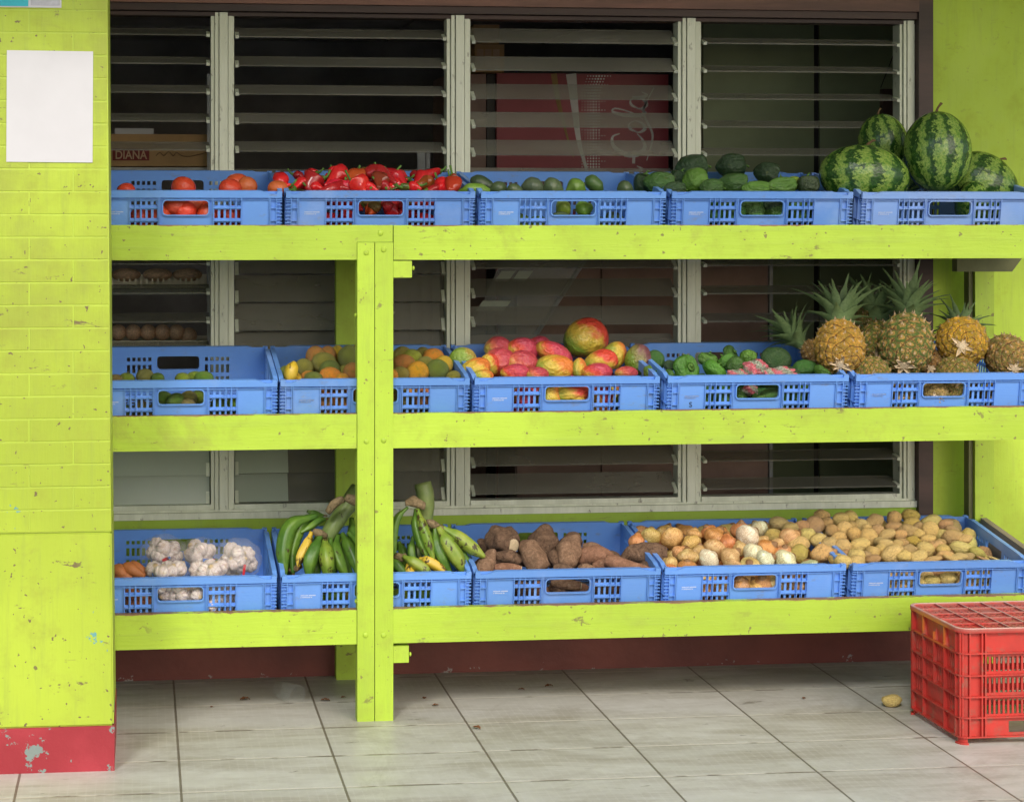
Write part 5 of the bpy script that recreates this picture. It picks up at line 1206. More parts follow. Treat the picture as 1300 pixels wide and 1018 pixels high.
under(1, 2, lambda: MNG[rnd.choice('yrpg')], 'mango', 'mango', 'mango under the top layer of the mango heap', 'mangoes low in the mango crate', 0.038, lambda: (1, 1, 1), 0.7)
# ---------------------------------------------------------------- green peppers and avocados (middle, fourth crate) with the striped net bag
SM = [ico(4, lumpy(20 + i, 0.08), 'avocado', MAT['cuke']) for i in range(2)]
GQ = [(832, 458, 12, 14, 0, 'a', (0.05, 0.14, 0.03), 'smooth dark avocado standing at the left of the crate'), (826, 475, 13, 9, 0, 'p', LGN, 'small crinkled green pepper at the far left rim'), (846, 477, 10, 7, 0, 'p', MGN, 'tiny green pepper at the rim beside the crinkled one'), (850, 464, 8, 7, 0, 'a', DG, 'dark little avocado behind the left peppers'),
 (871, 468, 19, 14, 0, 'p', (0.08, 0.22, 0.03), 'deeply lobed green pepper, left of centre'), (899, 456, 13, 11, 0, 'p', LGN, 'light green pepper at the back, left of centre'), (907, 469, 17, 12, 0, 'p', (0.09, 0.26, 0.03), 'glossy green pepper in the centre at the rim'), (927, 449, 11, 10, 0, 'p', MGN, 'crinkled pepper at the very back, above the centre'),
 (922, 459, 12, 12, 0, 'p', (0.09, 0.24, 0.03), 'mid green pepper behind the glossy one'), (934, 464, 13, 12, 0, 'p', MGN, 'green pepper left of the net bag'), (950, 453, 11, 10, 0, 'p', LGN, 'bright green pepper behind the net bag'), (985, 456, 20, 14, 0, 'a', (0.035, 0.09, 0.025), 'big dark round avocado behind the right of the bag'),
 (1021, 468, 16, 11, 0, 'a', (0.06, 0.17, 0.03), 'veined green avocado right of the net bag'), (1045, 474, 14, 7, 0, 'p', LGN, 'flat green pepper under the first pineapple'), (977, 502, 16, 9, 0, 'a', MGN, 'green avocado lying in the fourth hand hole of the middle shelf'), (1002, 474, 14, 9, 0, 'a', DG, 'dark avocado at the rim right of the bag')]
for it in pile(1, GQ, tight=0.8):
    t_, colr, lab = it.key; s = it.s
    o = put(it, rnd.choice(SM) if t_ == 'a' else CAPS[rnd.randrange(4)], 'avocado' if t_ == 'a' else 'green_pepper', 'avocado' if t_ == 'a' else 'pepper', 'green produce in the middle shelf crate', (it.rx * s, it.rx * s, it.rz * s), (rnd.uniform(-1.3, .2) if t_ == 'p' else 0, rnd.uniform(-.6, .6), rnd.uniform(0, 6)), color=jit(colr, .08), label=lab)
    if t_ == 'p': st2 = link('stem', STEM, None, o); st2.location = (0, 0, 0.7); st2.scale = (0.8, .8, .5)
fill(1, 3, 8, lambda: CAPS[rnd.randrange(4)], 'green_pepper', 'pepper', 'green pepper low in the middle shelf crate, glimpsed through slots', 'peppers low in the middle shelf crate', 0.032, lambda: jit(MGN, .2), rows=2)
under(1, 3, lambda: CAPS[rnd.randrange(4)], 'green_pepper', 'pepper', 'green pepper under the top layer of the middle shelf pepper heap', 'peppers low in the middle shelf crate', 0.030, lambda: jit(MGN, .2), 0.5)
def crumple(seed):
    def fn(p):
        o = Vector((seed, seed * 2, 0)); n = abs(noise.noise(p * 1.6 + o)) * 0.5 + abs(noise.noise(p * 3.7 + o)) * 0.25
        return p * (0.72 + n)
    return fn
bg_ = empty('net_bag', W(962, 474, 0.13), label='crumpled red and white striped net bag among the green peppers', cat='net bag')
for q, (px, py, rx_, rz_) in enumerate(((958, 468, 17, 13), (992, 474, 20, 9), (936, 477, 15, 9), (953, 496, 12, 8), (972, 475, 13, 11))):
    o = link('fold', ico(4, crumple(q * 3.1 + 1), 'fold', MAT['stripebag']), None, bg_); o.location = W(px, py, 0.115 + 0.012 * (q % 2)) - bg_.location; k = 1 / 390; o.scale = (rx_ * k, 0.045, rz_ * k)
# ================================================================ PINEAPPLES
def pine_body(seed):
    bm = bmesh.new(); nu, nv = 112, 84; lay = None; rows = []; cols = {}
    k1, k2 = 8, 5.2
    for j in range(nv + 1):
        v = j / nv; th = v * math.pi
        rowv = []
        for i in range(nu):
            u = i / nu
            r = math.sin(th) ** 0.72 if 0 < j < nv else 0.001
            z = -math.cos(th)
            wq = Vector((math.cos(2 * math.pi * u) * 2, math.sin(2 * math.pi * u) * 2, v * 4 + seed)); w1_ = noise.noise(wq) * .28; w2_ = noise.noise(wq * 1.3 + Vector((9, 0, 0))) * .28
            a = k1 * u + k2 * v * 1.25 + w1_; b = k1 * u - k2 * v * 1.25 + w2_
            fa = a - math.floor(a) - .5; fb = b - math.floor(b) - .5
            d = max(abs(fa), abs(fb)) * 2; e = 1 - d                      # 0 at the seam, 1 in the eye centre
            cen = math.hypot(fa, fb)
            h = 0.10 * min(1, e * 2.4) + 0.035 * max(0, 1 - cen * 5) - (0.03 if 0.16 < cen < 0.3 else 0)
            h += 0.045 * noise.noise(wq * 4)
            s = 1 - 0.055 + h * (0.6 + 0.4 * r)
            p = Vector((math.cos(2 * math.pi * u) * r * s, math.sin(2 * math.pi * u) * r * s, z * (1.0 + (h - .05) * .3) * 1.12))
            vt = bm.verts.new(p); rowv.append(vt)
            cols[vt] = (min(1, e * 3.0), 1.0 if (0.28 < cen < 0.46 and e < .75) else 0.0, 1.0 if cen < 0.10 else (0.6 if e > .1 and 0.40 < cen and fa * fb > 0 else 0.0))
        rows.append(rowv)
    for j in range(nv):
        for i in range(nu): bm.faces.new((rows[j][i], rows[j][(i + 1) % nu], rows[j + 1][(i + 1) % nu], rows[j + 1][i]))
    bmesh.ops.recalc_face_normals(bm, faces=bm.faces[:]); order = [cols[v] for v in bm.verts]
    # little pointed bract over each eye
    base = len(bm.verts); extra = 0
    me = bpy.data.meshes.new('fruit')
    for a in range(-12, 30):
        for b in range(-22, 22):
            u = (a + b + 1) / 2 / k1; v = (a - b) / 2 / (k2 * 1.25)
            if not (0.06 < v < 0.95) or not (0 <= u < 1): continue
            th = v * math.pi; r = math.sin(th) ** 0.72; c = Vector((math.cos(2 * math.pi * u), math.sin(2 * math.pi * u), 0)); z = -math.cos(th) * 1.12
            t = Vector((-c.y, c.x, 0)); up = Vector((0, 0, 1)); n = (c + up * (-math.cos(th)) * .6).normalized(); w_ = 0.055 * (0.4 + r * .6)
            o = c * r * 1.045 + up * (z * 1.02 - 0.03)
            tip = o + n * 0.10 + up * 0.13 + t * rnd.uniform(-.03, .03)
            vs = [bm.verts.new(x) for x in (o - t * w_, o + t * w_, tip, o + up * 0.05 - n * .02)]
            for f in ((0, 1, 2), (0, 2, 3), (1, 3, 2)): bm.faces.new([vs[q] for q in f])
            extra += 4
    order += [(1.0, 0.0, 1.0 if q % 4 == 2 else 0.66) for q in range(extra)]
    bm.to_mesh(me); bm.free()
    ca = me.color_attributes.new('eye', 'FLOAT_COLOR', 'POINT')
    for i, c in enumerate(order): ca.data[i].color = (*c, 1)
    for p in me.polygons: p.use_smooth = True
    me.materials.append(MAT['pine']); return me
PB = [pine_body(1.0), pine_body(5.0)]
def crown_mesh(seed, n=44, spread=1.0):
    rr_ = random.Random(seed); bm = bmesh.new()
    for i in range(n):
        f = i / n; az = i * 2.399 + rr_.uniform(-.2, .2); ln = (0.75 + 1.15 * math.sin(math.pi * min(1, f * 1.15)) ** .8) * rr_.uniform(.8, 1.15)
        lean = (1.35 - 1.25 * f) * spread + rr_.uniform(-.12, .12); w0 = 0.19 * (1 - 0.35 * f)
        base = Vector((math.cos(az), math.sin(az), 0)) * 0.16 * (1 - f * .7) + Vector((0, 0, f * 0.45))
        out = Vector((math.cos(az), math.sin(az), 0)); side = Vector((-out.y, out.x, 0)); m = 8; pr = None
        pos = base.copy(); ang = lean * 0.35
        for k in range(m + 1):
            s = k / m; wdt = w0 * (1 - s ** 1.6) * (0.75 + 0.6 * math.sin(math.pi * min(1, s * 1.3))) + 0.002
            d = out * math.sin(ang) + Vector((0, 0, math.cos(ang))); up = out * -math.cos(ang) + Vector((0, 0, math.sin(ang)))
            tooth = (0.014 if k % 2 else -0.004) * (k < m)
            L_, C_, R_ = bm.verts.new(pos - side * (wdt + tooth) + up * wdt * .45), bm.verts.new(pos), bm.verts.new(pos + side * (wdt + tooth) + up * wdt * .45)
            if pr: bm.faces.new((pr[0], pr[1], C_, L_)); bm.faces.new((pr[1], pr[2], R_, C_))
            pr = (L_, C_, R_); pos += d * ln / m; ang += lean * 0.95 / m + 0.02
    me = bpy.data.meshes.new('crown'); bm.to_mesh(me); bm.free(); me.materials.append(MAT['pleaf'])
    for p in me.polygons: p.use_smooth = True
    return me
CR = [crown_mesh(3), crown_mesh(8, 50), crown_mesh(12, 36, 1.15)]
def scar_mesh(seed, n=7, L=0.42):
    rr_ = random.Random(seed); bm = bmesh.new()
    for i in range(n):
        a = i * 2 * math.pi / n + rr_.uniform(-.25, .25); l = L * rr_.uniform(.6, 1.2); w_ = 0.085
        d = Vector((math.cos(a), math.sin(a), 0)); s = Vector((-d.y, d.x, 0))
        vs = [bm.verts.new(p) for p in (d * .05 - s * w_, d * .05 + s * w_, d * l * .6 + s * w_ * .8 + Vector((0, 0, .02)), d * l + Vector((0, 0, .10)), d * l * .6 - s * w_ * .8 + Vector((0, 0, .02)), d * .3 + Vector((0, 0, -0.06)))]
        for f in ((0, 5, 4), (0, 1, 5), (1, 2, 5), (2, 3, 5), (3, 4, 5)): bm.faces.new([vs[q] for q in f])
    bmesh.ops.create_cone(bm, cap_ends=True, segments=12, radius1=0.15, radius2=0.11, depth=0.12, matrix=Matrix.Translation((0, 0, -0.05)))
    me = mesh_of(bm, 'stem_scar'); me.materials.append(MAT['scar']); return me
SR = [scar_mesh(2), scar_mesh(5, 6, 0.36), scar_mesh(9, 5, .6)]
OG2, OG1, GG2 = (0.62, 0.30, 0.035), (0.42, 0.20, 0.05), (0.30, 0.22, 0.06)
#  px, py, r_px, Y, length factor, pitch up, yaw, colour, greenness, crown scale, crown id, scar id, label
PIN = [(1066, 441, 31, 0.16, 1.15, 28, 20, (0.58, 0.33, 0.05), 0.3, 1.12, 0, 0, 'golden brown pineapple at the left with a shaggy base scar'),
 (1150, 437, 34, 0.17, 1.15, 34, 27, (0.42, 0.28, 0.08), 0.95, 0.98, 1, 1, 'largest green pineapple in the middle with a tall crown'),
 (1221, 434, 31, 0.17, 1.1, 4, 23, (0.66, 0.38, 0.03), 0.35, 0.8, 2, 0, 'golden yellow pineapple with a star shaped pale base'),
 (1279, 454, 27, 0.14, 1.1, 20, 10, (0.45, 0.27, 0.08), 0.6, 0.0, 0, 1, 'olive brown pineapple cropped at the right edge of the picture'),
 (1112, 436, 25, 0.30, 1.2, 30, 20, (0.40, 0.28, 0.06), 0.9, 1.3, 2, 2, 'green pineapple wedged behind the first and the largest ones'),
 (1042, 449, 17, 0.30, 1.3, 16, -58, (0.36, 0.2, 0.06), 0.2, 1.7, 0, 2, 'brown pineapple at the back left whose crown points left'),
 (1106, 478, 25, 0.12, 1.0, 5, 20, (0.42, 0.27, 0.07), 0.85, 0.0, 0, 2, 'pineapple lying low at the rim between the first two'),
 (1180, 462, 19, 0.2, 1.2, 8, 20, (0.34, 0.18, 0.06), 0.2, 0.0, 1, 1, 'brown pineapple low between the largest and the yellow one'),
 (1214, 478, 27, 0.12, 1.0, 5, 16, (0.40, 0.27, 0.07), 0.7, 0.0, 0, 1, 'pineapple lying low at the rim under the yellow one'),
 (1186, 503, 19, 0.10, 1.0, 0, 22, (0.5, 0.35, 0.14), 0.4, 0.0, 2, 0, 'pineapple end at the left of the pineapple hand hole'), (1213, 505, 17, 0.10, 1.0, 0, 22, (0.42, 0.28, 0.08), 0.8, 0.0, 2, 2, 'pineapple end at the right of the pineapple hand hole'),
 (1262, 503, 17, 0.10, 1.0, 0, 22, (0.5, 0.33, 0.1), 0.6, 0.0, 2, 0, 'pineapple end behind the right slots of the last crate'), (1142, 503, 17, 0.10, 1.0, 0, 22, (0.5, 0.33, 0.1), 0.6, 0.0, 2, 0, 'pineapple end behind the left slots of the last crate'),
 (1096, 408, 15, 0.40, 1.2, 34, 24, (0.3, 0.2, 0.06), 0.9, 1.35, 1, 2, 'rearmost pineapple whose tall dark crown rises at the back')]
for q, (px, py, r_, Y, lf, pitch, yaw, colr, grn, cs, ci, si, lab) in enumerate(PIN):
    k = r_ / PM(px, Y); root = empty('pineapple', W(px, py, Y), label=lab, cat='pineapple', group='pineapples in the last crate of the middle shelf')
    # local +z is the crown end: point it away from the viewer and up
    d = Vector((math.sin(R(yaw)) * math.cos(R(pitch)), math.cos(R(yaw)) * math.cos(R(pitch)), math.sin(R(pitch))))
    root.rotation_euler = d.to_track_quat('Z', 'Y').to_euler()
    b = link('fruit', PB[q % 2], None, root); b.scale = (k, k, k * lf); b.rotation_euler = (0, 0, rnd.uniform(0, 6)); b.color = (*colr, grn)
    s = link('base_bracts', SR[si], None, root); s.scale = (k * 1.15, k * 1.15, k * 1.0); s.rotation_euler = (math.pi, 0, rnd.uniform(0, 6)); s.location = (0, 0, -1.15 * k * lf)
    if cs:
        c_ = link('crown', CR[ci], None, root); c_.scale = (k * cs * 1.15,) * 3; c_.location = (0, 0, 1.02 * k * lf); up = Vector((0, 0, 1)); 
        # crowns bend upward toward the light
        loc_up = root.rotation_euler.to_matrix().inverted() @ up; c_.rotation_euler = (Vector((0, 0, 1)) * 0.75 + loc_up * 0.75).to_track_quat('Z', 'Y').to_euler()

# ================================================================ BOTTOM SHELF
# ---- carrots
for i, (pts, lab) in enumerate((([(148, 722), (153, 726), (160, 733)], 'carrot leftmost by the pillar on the bottom shelf'), ([(156, 720), (168, 724), (184, 732)], 'longest carrot slanting right beside the garlic'), ([(146, 729), (156, 731), (168, 734)], 'carrot lying low at the rim by the pillar'), ([(164, 719), (174, 722), (188, 728)], 'carrot at the back of the small carrot heap'),
        ([(160, 752), (172, 756), (190, 760)], 'carrot seen through the left slots, upper'), ([(158, 764), (176, 766), (200, 762)], 'carrot seen through the left slots, lower'))):
    y = 0.10 if i < 3 else 0.13
    if i > 3: y = 0.095
    o, c, path, rr = long_thing('carrot', pts, [5, 9, 8, 6, 3], MAT['carrot'], lab, 'carrot', 'carrots beside the pillar', [y + .03, y, y - .01], 12, lambda a, t: 1 + 0.03 * math.sin(t * 40), 18, color=(0.42, 0.15, 0.045))
# ---- garlic in net bags
def garlic_fn(s):
    def fn(p):
        a = math.atan2(p.y, p.x); z = p.z; k = 1 + 0.13 * abs(math.sin(a * 4)) - 0.07
        q = Vector((p.x * k, p.y * k, z * 0.82))
        if z > 0.72: t = (z - .72) / .28; q.x *= 1 - .45 * t; q.y *= 1 - .45 * t; q.z += t * t * 0.22
        return q
    return fn
GAR = [ico(4, garlic_fn(i), 'garlic_bulb', MAT['garlic']) for i in range(2)]
def garlic_bag(bulbs, hull, label, tags=()):
    bulbs = [(a, b, c_ * .82, d) for a, b, c_, d in bulbs]; bulbs = [(a, b, c_ * .98, d - 0.03 * rnd.random()) for a, b, c_, d in bulbs]
    c = W(hull[0], hull[1], hull[4]); root = empty('garlic_bag', c, label=label, cat='garlic bag', group='white net bags of garlic')
    for px, py, r_, Y in bulbs:
        o = link('garlic_bulb', rnd.choice(GAR), None, root); o.location = W(px, py, Y) - c; k = r_ / 385; o.scale = (k, k, k); o.rotation_euler = (rnd.uniform(.2, 1.9), rnd.uniform(-.6, .6), rnd.uniform(0, 6))
    def hf(p):
        q = p * (1 + 0.10 * noise.noise(p * 3 + Vector((hull[0], 0, 0))) + 0.05 * abs(noise.noise(p * 7))); return q
    sh_ = link('net', ico(5, hf, 'net', MAT['net']), None, root); sh_.scale = (hull[2] / 385, 0.075, hull[3] / 385)
    for (px, py, w_, h_, an, m) in tags:
        bm = bmesh.new(); box(bm, -w_ / 770, w_ / 770, -0.001, 0, -h_ / 770, h_ / 770); t_ = link('label_tag', bm, MAT[m], root); t_.location = W(px, py, hull[4] - 0.072) - c; t_.rotation_euler = (0, R(an), 0)
def gb(cx, cy, w_, h_, Y, n, seed):
    rr_ = random.Random(seed); out = []
    for i in range(n):
        a = i * 2.399; q = math.sqrt((i + .5) / n); out.append((cx + math.cos(a) * q * (w_ - 9), cy + math.sin(a) * q * (h_ - 8), 12 + rr_.uniform(-1, 2), Y + rr_.uniform(-.03, .0) + (0.02 if q > .6 else -0.02)))
    return out
garlic_bag(gb(207, 703, 27, 22, 0.29, 9, 1), (207, 703, 30, 24, 0.28), 'left garlic net bag, tallest, with a small blue red tag', [(210, 710, 8, 4, -25, 'tagred'), (214, 708, 5, 3, -25, 'tagblue')])
garlic_bag(gb(254, 705, 24, 20, 0.27, 8, 2), (254, 705, 27, 22, 0.26), 'middle garlic net bag with a pale blue label', [(262, 712, 9, 6, 5, 'tagblue'), (270, 712, 5, 6, 5, 'tagred')])
garlic_bag(gb(301, 711, 27, 24, 0.21, 10, 3), (301, 710, 30, 26, 0.20), 'right garlic net bag with a red tag at the crate corner', [(310, 723, 3, 13, 8, 'tagred')])
garlic_bag(gb(212, 724, 28, 14, 0.12, 6, 4), (212, 725, 27, 13, 0.13), 'low front garlic bag at the rim, on the left', [(196, 729, 6, 4, 0, 'tagblue')])
garlic_bag(gb(266, 724, 26, 14, 0.12, 6, 5), (266, 726, 25, 12, 0.13), 'low front garlic bag at the rim, right of centre')
garlic_bag([(205 + 10.5 * (i % 6) + 4 * (i // 6), 744 + 11 * (i // 6), 11, 0.09 + 0.01 * (i % 2)) for i in range(12)], (232, 753, 30, 14, 0.13), 'garlic bag seen through the hand hole of its crate')
garlic_bag([(270 + 10 * (i % 4), 746 + 11 * (i // 4), 11, 0.09 + 0.01 * (i % 2)) for i in range(12)], (290, 757, 28, 13, 0.13), 'garlic bag seen through the right slots of its crate')
bm = bmesh.new(); tube(bm, [W(232, 704, .2) - W(240, 715, .2), Vector(), W(248, 729, .2) - W(240, 715, .2)], [.005, .006, .004], 8, flat=.3)
o = link('plastic_tie', bm, MAT['net']); o.location = W(240, 715, 0.19); tag(o, 'white twisted plastic tie between the left and middle garlic bags', 'bag tie')

# ---- plantain bunches
def bsect(a, t): return 1 + 0.13 * math.cos(5 * a)
def finger(root, pts, r_, mat, Ys, tipmat='drystem'):
    rd = [r_ * .38, r_ * .5, r_ * .9, r_, r_, r_ * .92, r_ * .6, r_ * .25]
    o, c, path, rr = long_thing('plantain', pts, rd, MAT[mat], None, None, None, Ys, 15, bsect, 22, parent=root, org=root.location)
    p, q = path[-1], path[-2]; d = (p - q).normalized(); bm = bmesh.new(); tube(bm, [p - d * .003, p + d * .005, p + d * .011], [r_ * .3 / 390, r_ * .22 / 390, r_ * .2 / 390], 8); link('tip', bm, MAT[tipmat], o, smooth=True)
def zz(x, y): return (340 + x / 4.333, 600 + y / 4.333)
pb1 = empty('plantain_bunch', W(400, 700, 0.2), label='green plantain bunch with one yellow finger, left of the green post', cat='plantains')
def f1(root, zp, r_, mat, Ys): finger(root, [zz(*p) for p in zp], r_ / 4.333 * .86, mat, Ys)
long_thing('stalk', [zz(310, 370), zz(400, 240), zz(500, 90)], [r / 4.333 for r in (44, 46, 44, 48, 46)], MAT['plstalk'], None, None, None, [0.20, 0.24, 0.28], 14, None, 14, parent=pb1, org=pb1.location, lump=0.15)
for zp, r_ in (([(430, 140), (470, 150), (520, 165)], 38), ([(255, 320), (285, 335), (320, 350)], 32), ([(330, 215), (370, 170), (410, 145)], 34), ([(120, 540), (150, 525), (185, 515)], 26)):
    long_thing('brown_knuckle', [zz(*p) for p in zp], [r_ * .5 / 4.333, r_ * .78 / 4.333, r_ * .5 / 4.333], MAT['knuckle'], None, None, None, [0.17, 0.16, 0.17], 12, None, 10, parent=pb1, org=pb1.location, lump=0.5)
f1(pb1, [(270, 235), (130, 290), (85, 430), (95, 570)], 46, 'plgreen', [.22, .19, .16, .13])
f1(pb1, [(300, 250), (220, 255), (170, 320), (135, 440), (140, 560)], 36, 'plgreen', [.25, .23, .21, .18, .15])
f1(pb1, [(240, 325), (215, 390), (180, 460), (165, 520)], 32, 'plyellow', [.17, .15, .13, .12])
f1(pb1, [(290, 345), (260, 420), (230, 490), (225, 600)], 46, 'plgreen', [.16, .13, .11, .10])
f1(pb1, [(312, 365), (320, 430), (328, 500), (330, 610)], 45, 'pllime', [.15, .12, .10, .095])
f1(pb1, [(385, 345), (375, 420), (400, 500), (440, 580)], 40, 'plgreen', [.2, .16, .13, .11])
f1(pb1, [(410, 335), (440, 400), (475, 480), (500, 570)], 38, 'plgreen', [.22, .18, .15, .12])
f1(pb1, [(400, 340), (360, 400), (355, 480), (372, 580)], 34, 'plgreen', [.24, .22, .19, .16])
f1(pb1, [(460, 250), (470, 330), (500, 420), (520, 500)], 36, 'plgreen', [.3, .26, .22, .2])
f1(pb1, [(215, 210), (245, 222), (275, 232), (310, 235)], 22, 'plgreen', [.3, .3, .3, .3])
f1(pb1, [(180, 330), (230, 300), (280, 262), (320, 255)], 22, 'plgreen', [.19, .2, .22, .24])
f1(pb1, [(260, 260), (170, 300), (120, 420), (120, 590)], 36, 'plgreen', [.26, .25, .22, .2])
f1(pb1, [(345, 360), (345, 430), (352, 510), (355, 600)], 34, 'plgreen', [.18, .16, .14, .13])
f1(pb1, [(270, 350), (250, 430), (262, 520), (275, 600)], 36, 'plgreen', [.2, .17, .15, .14])
f1(pb1, [(425, 350), (415, 420), (430, 500), (470, 590)], 34, 'plgreen', [.25, .22, .19, .17])
f1(pb1, [(440, 330), (500, 380), (540, 460), (560, 560)], 36, 'plgreen', [.2, .17, .14, .12])
pb2 = empty('plantain_bunch', W(540, 690, 0.2), label='plantain bunch with a thick upright cut stalk, right of the post', cat='plantains')
long_thing('stalk', [zz(852, 55), zz(868, 150), zz(855, 330), zz(820, 470)], [r / 4.333 for r in (46, 50, 48, 44, 30, 26)], MAT['plstalk'], None, None, None, [0.26, 0.25, 0.25, 0.22], 14, None, 16, parent=pb2, org=pb2.location, lump=0.12)
for zp, r_, Y in (([(755, 165), (800, 160), (860, 180)], 34, .2), ([(870, 270), (905, 282), (940, 295)], 28, .16), ([(700, 450), (730, 470), (760, 460)], 30, .14), ([(940, 290), (955, 310), (965, 330)], 24, .14)):
    long_thing('brown_knuckle', [zz(*p) for p in zp], [r_ * .55 / 4.333, r_ * .85 / 4.333, r_ * .55 / 4.333], MAT['knuckle'], None, None, None, [Y] * 3, 12, None, 10, parent=pb2, org=pb2.location, lump=0.5)
f1(pb2, [(770, 190), (715, 250), (695, 350), (700, 470)], 24, 'plgreen', [.19, .18, .17, .16])
f1(pb2, [(815, 200), (815, 280), (840, 380), (885, 480)], 30, 'plgreen', [.2, .17, .15, .13])
f1(pb2, [(822, 200), (850, 290), (885, 390), (915, 490)], 32, 'pllime', [.18, .15, .13, .115])
f1(pb2, [(800, 350), (790, 420), (795, 480), (810, 540)], 30, 'plgreen', [.2, .18, .17, .16])
f1(pb2, [(920, 300), (930, 390), (960, 470), (1010, 560)], 38, 'plgreen', [.16, .14, .12, .11])
f1(pb2, [(940, 300), (985, 380), (1040, 470), (1085, 565)], 50, 'pllime', [.14, .115, .10, .095])
f1(pb2, [(955, 300), (1040, 350), (1120, 410), (1195, 465)], 44, 'pllime', [.15, .14, .13, .12])
f1(pb2, [(745, 460), (800, 490), (860, 530), (905, 570)], 38, 'pllime', [.13, .11, .10, .095])
f1(pb2, [(835, 475), (880, 485), (940, 520), (1000, 570)], 34, 'plyellow', [.14, .12, .11, .10])
f1(pb2, [(770, 500), (775, 530), (790, 560), (800, 590)], 26, 'plyellow', [.12, .11, .10, .10])
f1(pb2, [(670, 470), (700, 500), (735, 540), (760, 580)], 32, 'plgreen', [.14, .12, .11, .10])
f1(pb2, [(905, 300), (905, 380), (930, 460), (960, 550)], 34, 'plgreen', [.2, .18, .16, .15])
f1(pb2, [(960, 310), (1010, 360), (1060, 440), (1130, 530)], 36, 'plgreen', [.18, .17, .15, .14])
f1(pb2, [(720, 380), (740, 430), (760, 500), (800, 570)], 30, 'plgreen', [.24, .22, .2, .18])
f1(pb2, [(640, 350), (660, 430), (690, 500), (720, 570)], 34, 'plgreen', [.2, .18, .15, .13])
# loose fingers on the crate floor
for i, x in enumerate((372, 396, 425, 450, 478, 505, 540, 565)):
    lp = [(x - 14, 752 + (i % 3) * 5), (x, 757), (x + 16, 752 + (i % 2) * 7)]
    m = ['plgreen', 'pllime', 'plgreen', 'plyellow'][i % 4]
    long_thing('plantain', lp, [3, 9, 10, 9, 3], MAT[m], 'plantain finger low in its crate, glimpsed through the slots', 'plantain', 'plantains low in their crate', [.11, .10, .11], 12, bsect, 14)

# ---- yams and cassava
def y3(x, y): return (570 + x / 4.643, 630 + y / 4.643)
def root_veg(name, zp, rads, mat, lab, Ys, cut=None, lump=0.35, f=y3):
    rads = [r * 1.06 for r in rads]
    o, c, path, rr = long_thing(name, [f(*p) for p in zp], [r / 4.643 for r in rads], MAT[mat], lab, name.replace('_', ' '), 'yams and cassava on the bottom shelf', Ys, 18, None, 20, lump=lump)
    if cut is not None:
        p = path[cut]; q = path[1] if cut == 0 else path[-2]; d = (p - q).normalized(); bm = bmesh.new(); tube(bm, [p - d * .002, p + d * .0025], [rr[cut] * .93, rr[cut] * .85], 16); link('cut_end', bm, MAT['cut'], o)
    return o
root_veg('yam', [(235, 235), (300, 255), (375, 292)], [30, 70, 78, 68, 46], 'yam', 'dark yam at the back left showing a pale cut end', [.30, .27, .20], cut=-1)
root_veg('yam', [(330, 200), (345, 215), (365, 250)], [25, 42, 40, 20], 'yam', 'small dark yam knob above the one with the cut end', [.33, .33, .33])
root_veg('taro', [(565, 205), (562, 280), (585, 370)], [30, 84, 92, 84, 40], 'yam', 'big round hairy taro standing at the back centre', [.33, .28, .24])
root_veg('yam', [(460, 275), (490, 340), (560, 430)], [34, 50, 58, 62, 50], 'yamlight', 'long reddish yam slanting before the round taro', [.22, .16, .12])
root_veg('yam', [(735, 250), (700, 330), (680, 410)], [40, 62, 64, 52, 22], 'yamlight', 'upright yam with pale tip right of the taro', [.24, .18, .13])
root_veg('yam', [(660, 265), (720, 262), (775, 290)], [26, 44, 50, 30], 'yam', 'dark yam lying across behind the upright one', [.30, .30, .28])
root_veg('yam', [(255, 335), (225, 395), (190, 460)], [30, 46, 50, 40], 'yamlight', 'light brown yam slanting down at the left rim', [.17, .13, .10])
root_veg('yam', [(280, 355), (350, 350), (420, 385)], [26, 40, 42, 30], 'yam', 'brown yam lying behind the left rim roots', [.2, .19, .18])
root_veg('cassava', [(270, 425), (340, 425), (425, 432)], [24, 34, 32, 22], 'cassava', 'short cassava at the left rim with a cut end', [.12, .11, .10], cut=-1, lump=.15)
root_veg('cassava', [(750, 375), (860, 345), (985, 385)], [30, 52, 56, 52, 30], 'cassava', 'thick reddish cassava right of the centre', [.2, .18, .15], lump=.15)
root_veg('cassava', [(920, 375), (1040, 405), (1225, 440)], [30, 42, 34, 24, 8], 'cassava', 'tapering orange brown cassava along the right rim', [.12, .10, .09], lump=.1)
root_veg('yam', [(1010, 350), (1130, 335), (1275, 350)], [22, 48, 56, 66, 50], 'yam', 'dark glossy yam crossing over to the onion crate', [.20, .20, .19])
root_veg('yam', [(1115, 410), (1165, 412), (1225, 425)], [20, 36, 34, 18], 'yam', 'small dark yam at the dip before the onions', [.15, .14, .13])
root_veg('yam', [(760, 430), (810, 425), (860, 440)], [18, 30, 28, 14], 'yamlight', 'small brown yam low at the right of centre', [.12, .11, .11])
root_veg('yam', [(620, 420), (680, 425), (740, 435)], [18, 30, 28, 14], 'yam', 'small yam low at the rim in the centre', [.11, .10, .10])
root_veg('yam', [(160, 430), (175, 410), (220, 370)], [20, 34, 34, 18], 'yam', 'dark yam in the left corner beside the plantains', [.2, .2, .2])
root_veg('yam', [(180, 290), (200, 285), (240, 320)], [20, 34, 34, 20], 'yam', 'dark yam behind the plantain tips at the back left', [.33, .33, .33])
root_veg('cassava', [(600, 510), (690, 520), (775, 526)], [16, 26, 28, 24], 'yamlight', 'root with a round cut end in the yam crate hand hole', [.10, .095, .09], cut=-1, lump=.1)
for i, x in enumerate((420, 520, 640, 760, 900, 985)):
    root_veg('yam', [(x - 60, 560 + (i % 2) * 15), (x, 552), (x + 60, 565)], [20, 42, 44, 22], 'cassava' if i % 2 else 'yam', 'brown root low in the yam crate, glimpsed through the openings', [.13, .12, .13])
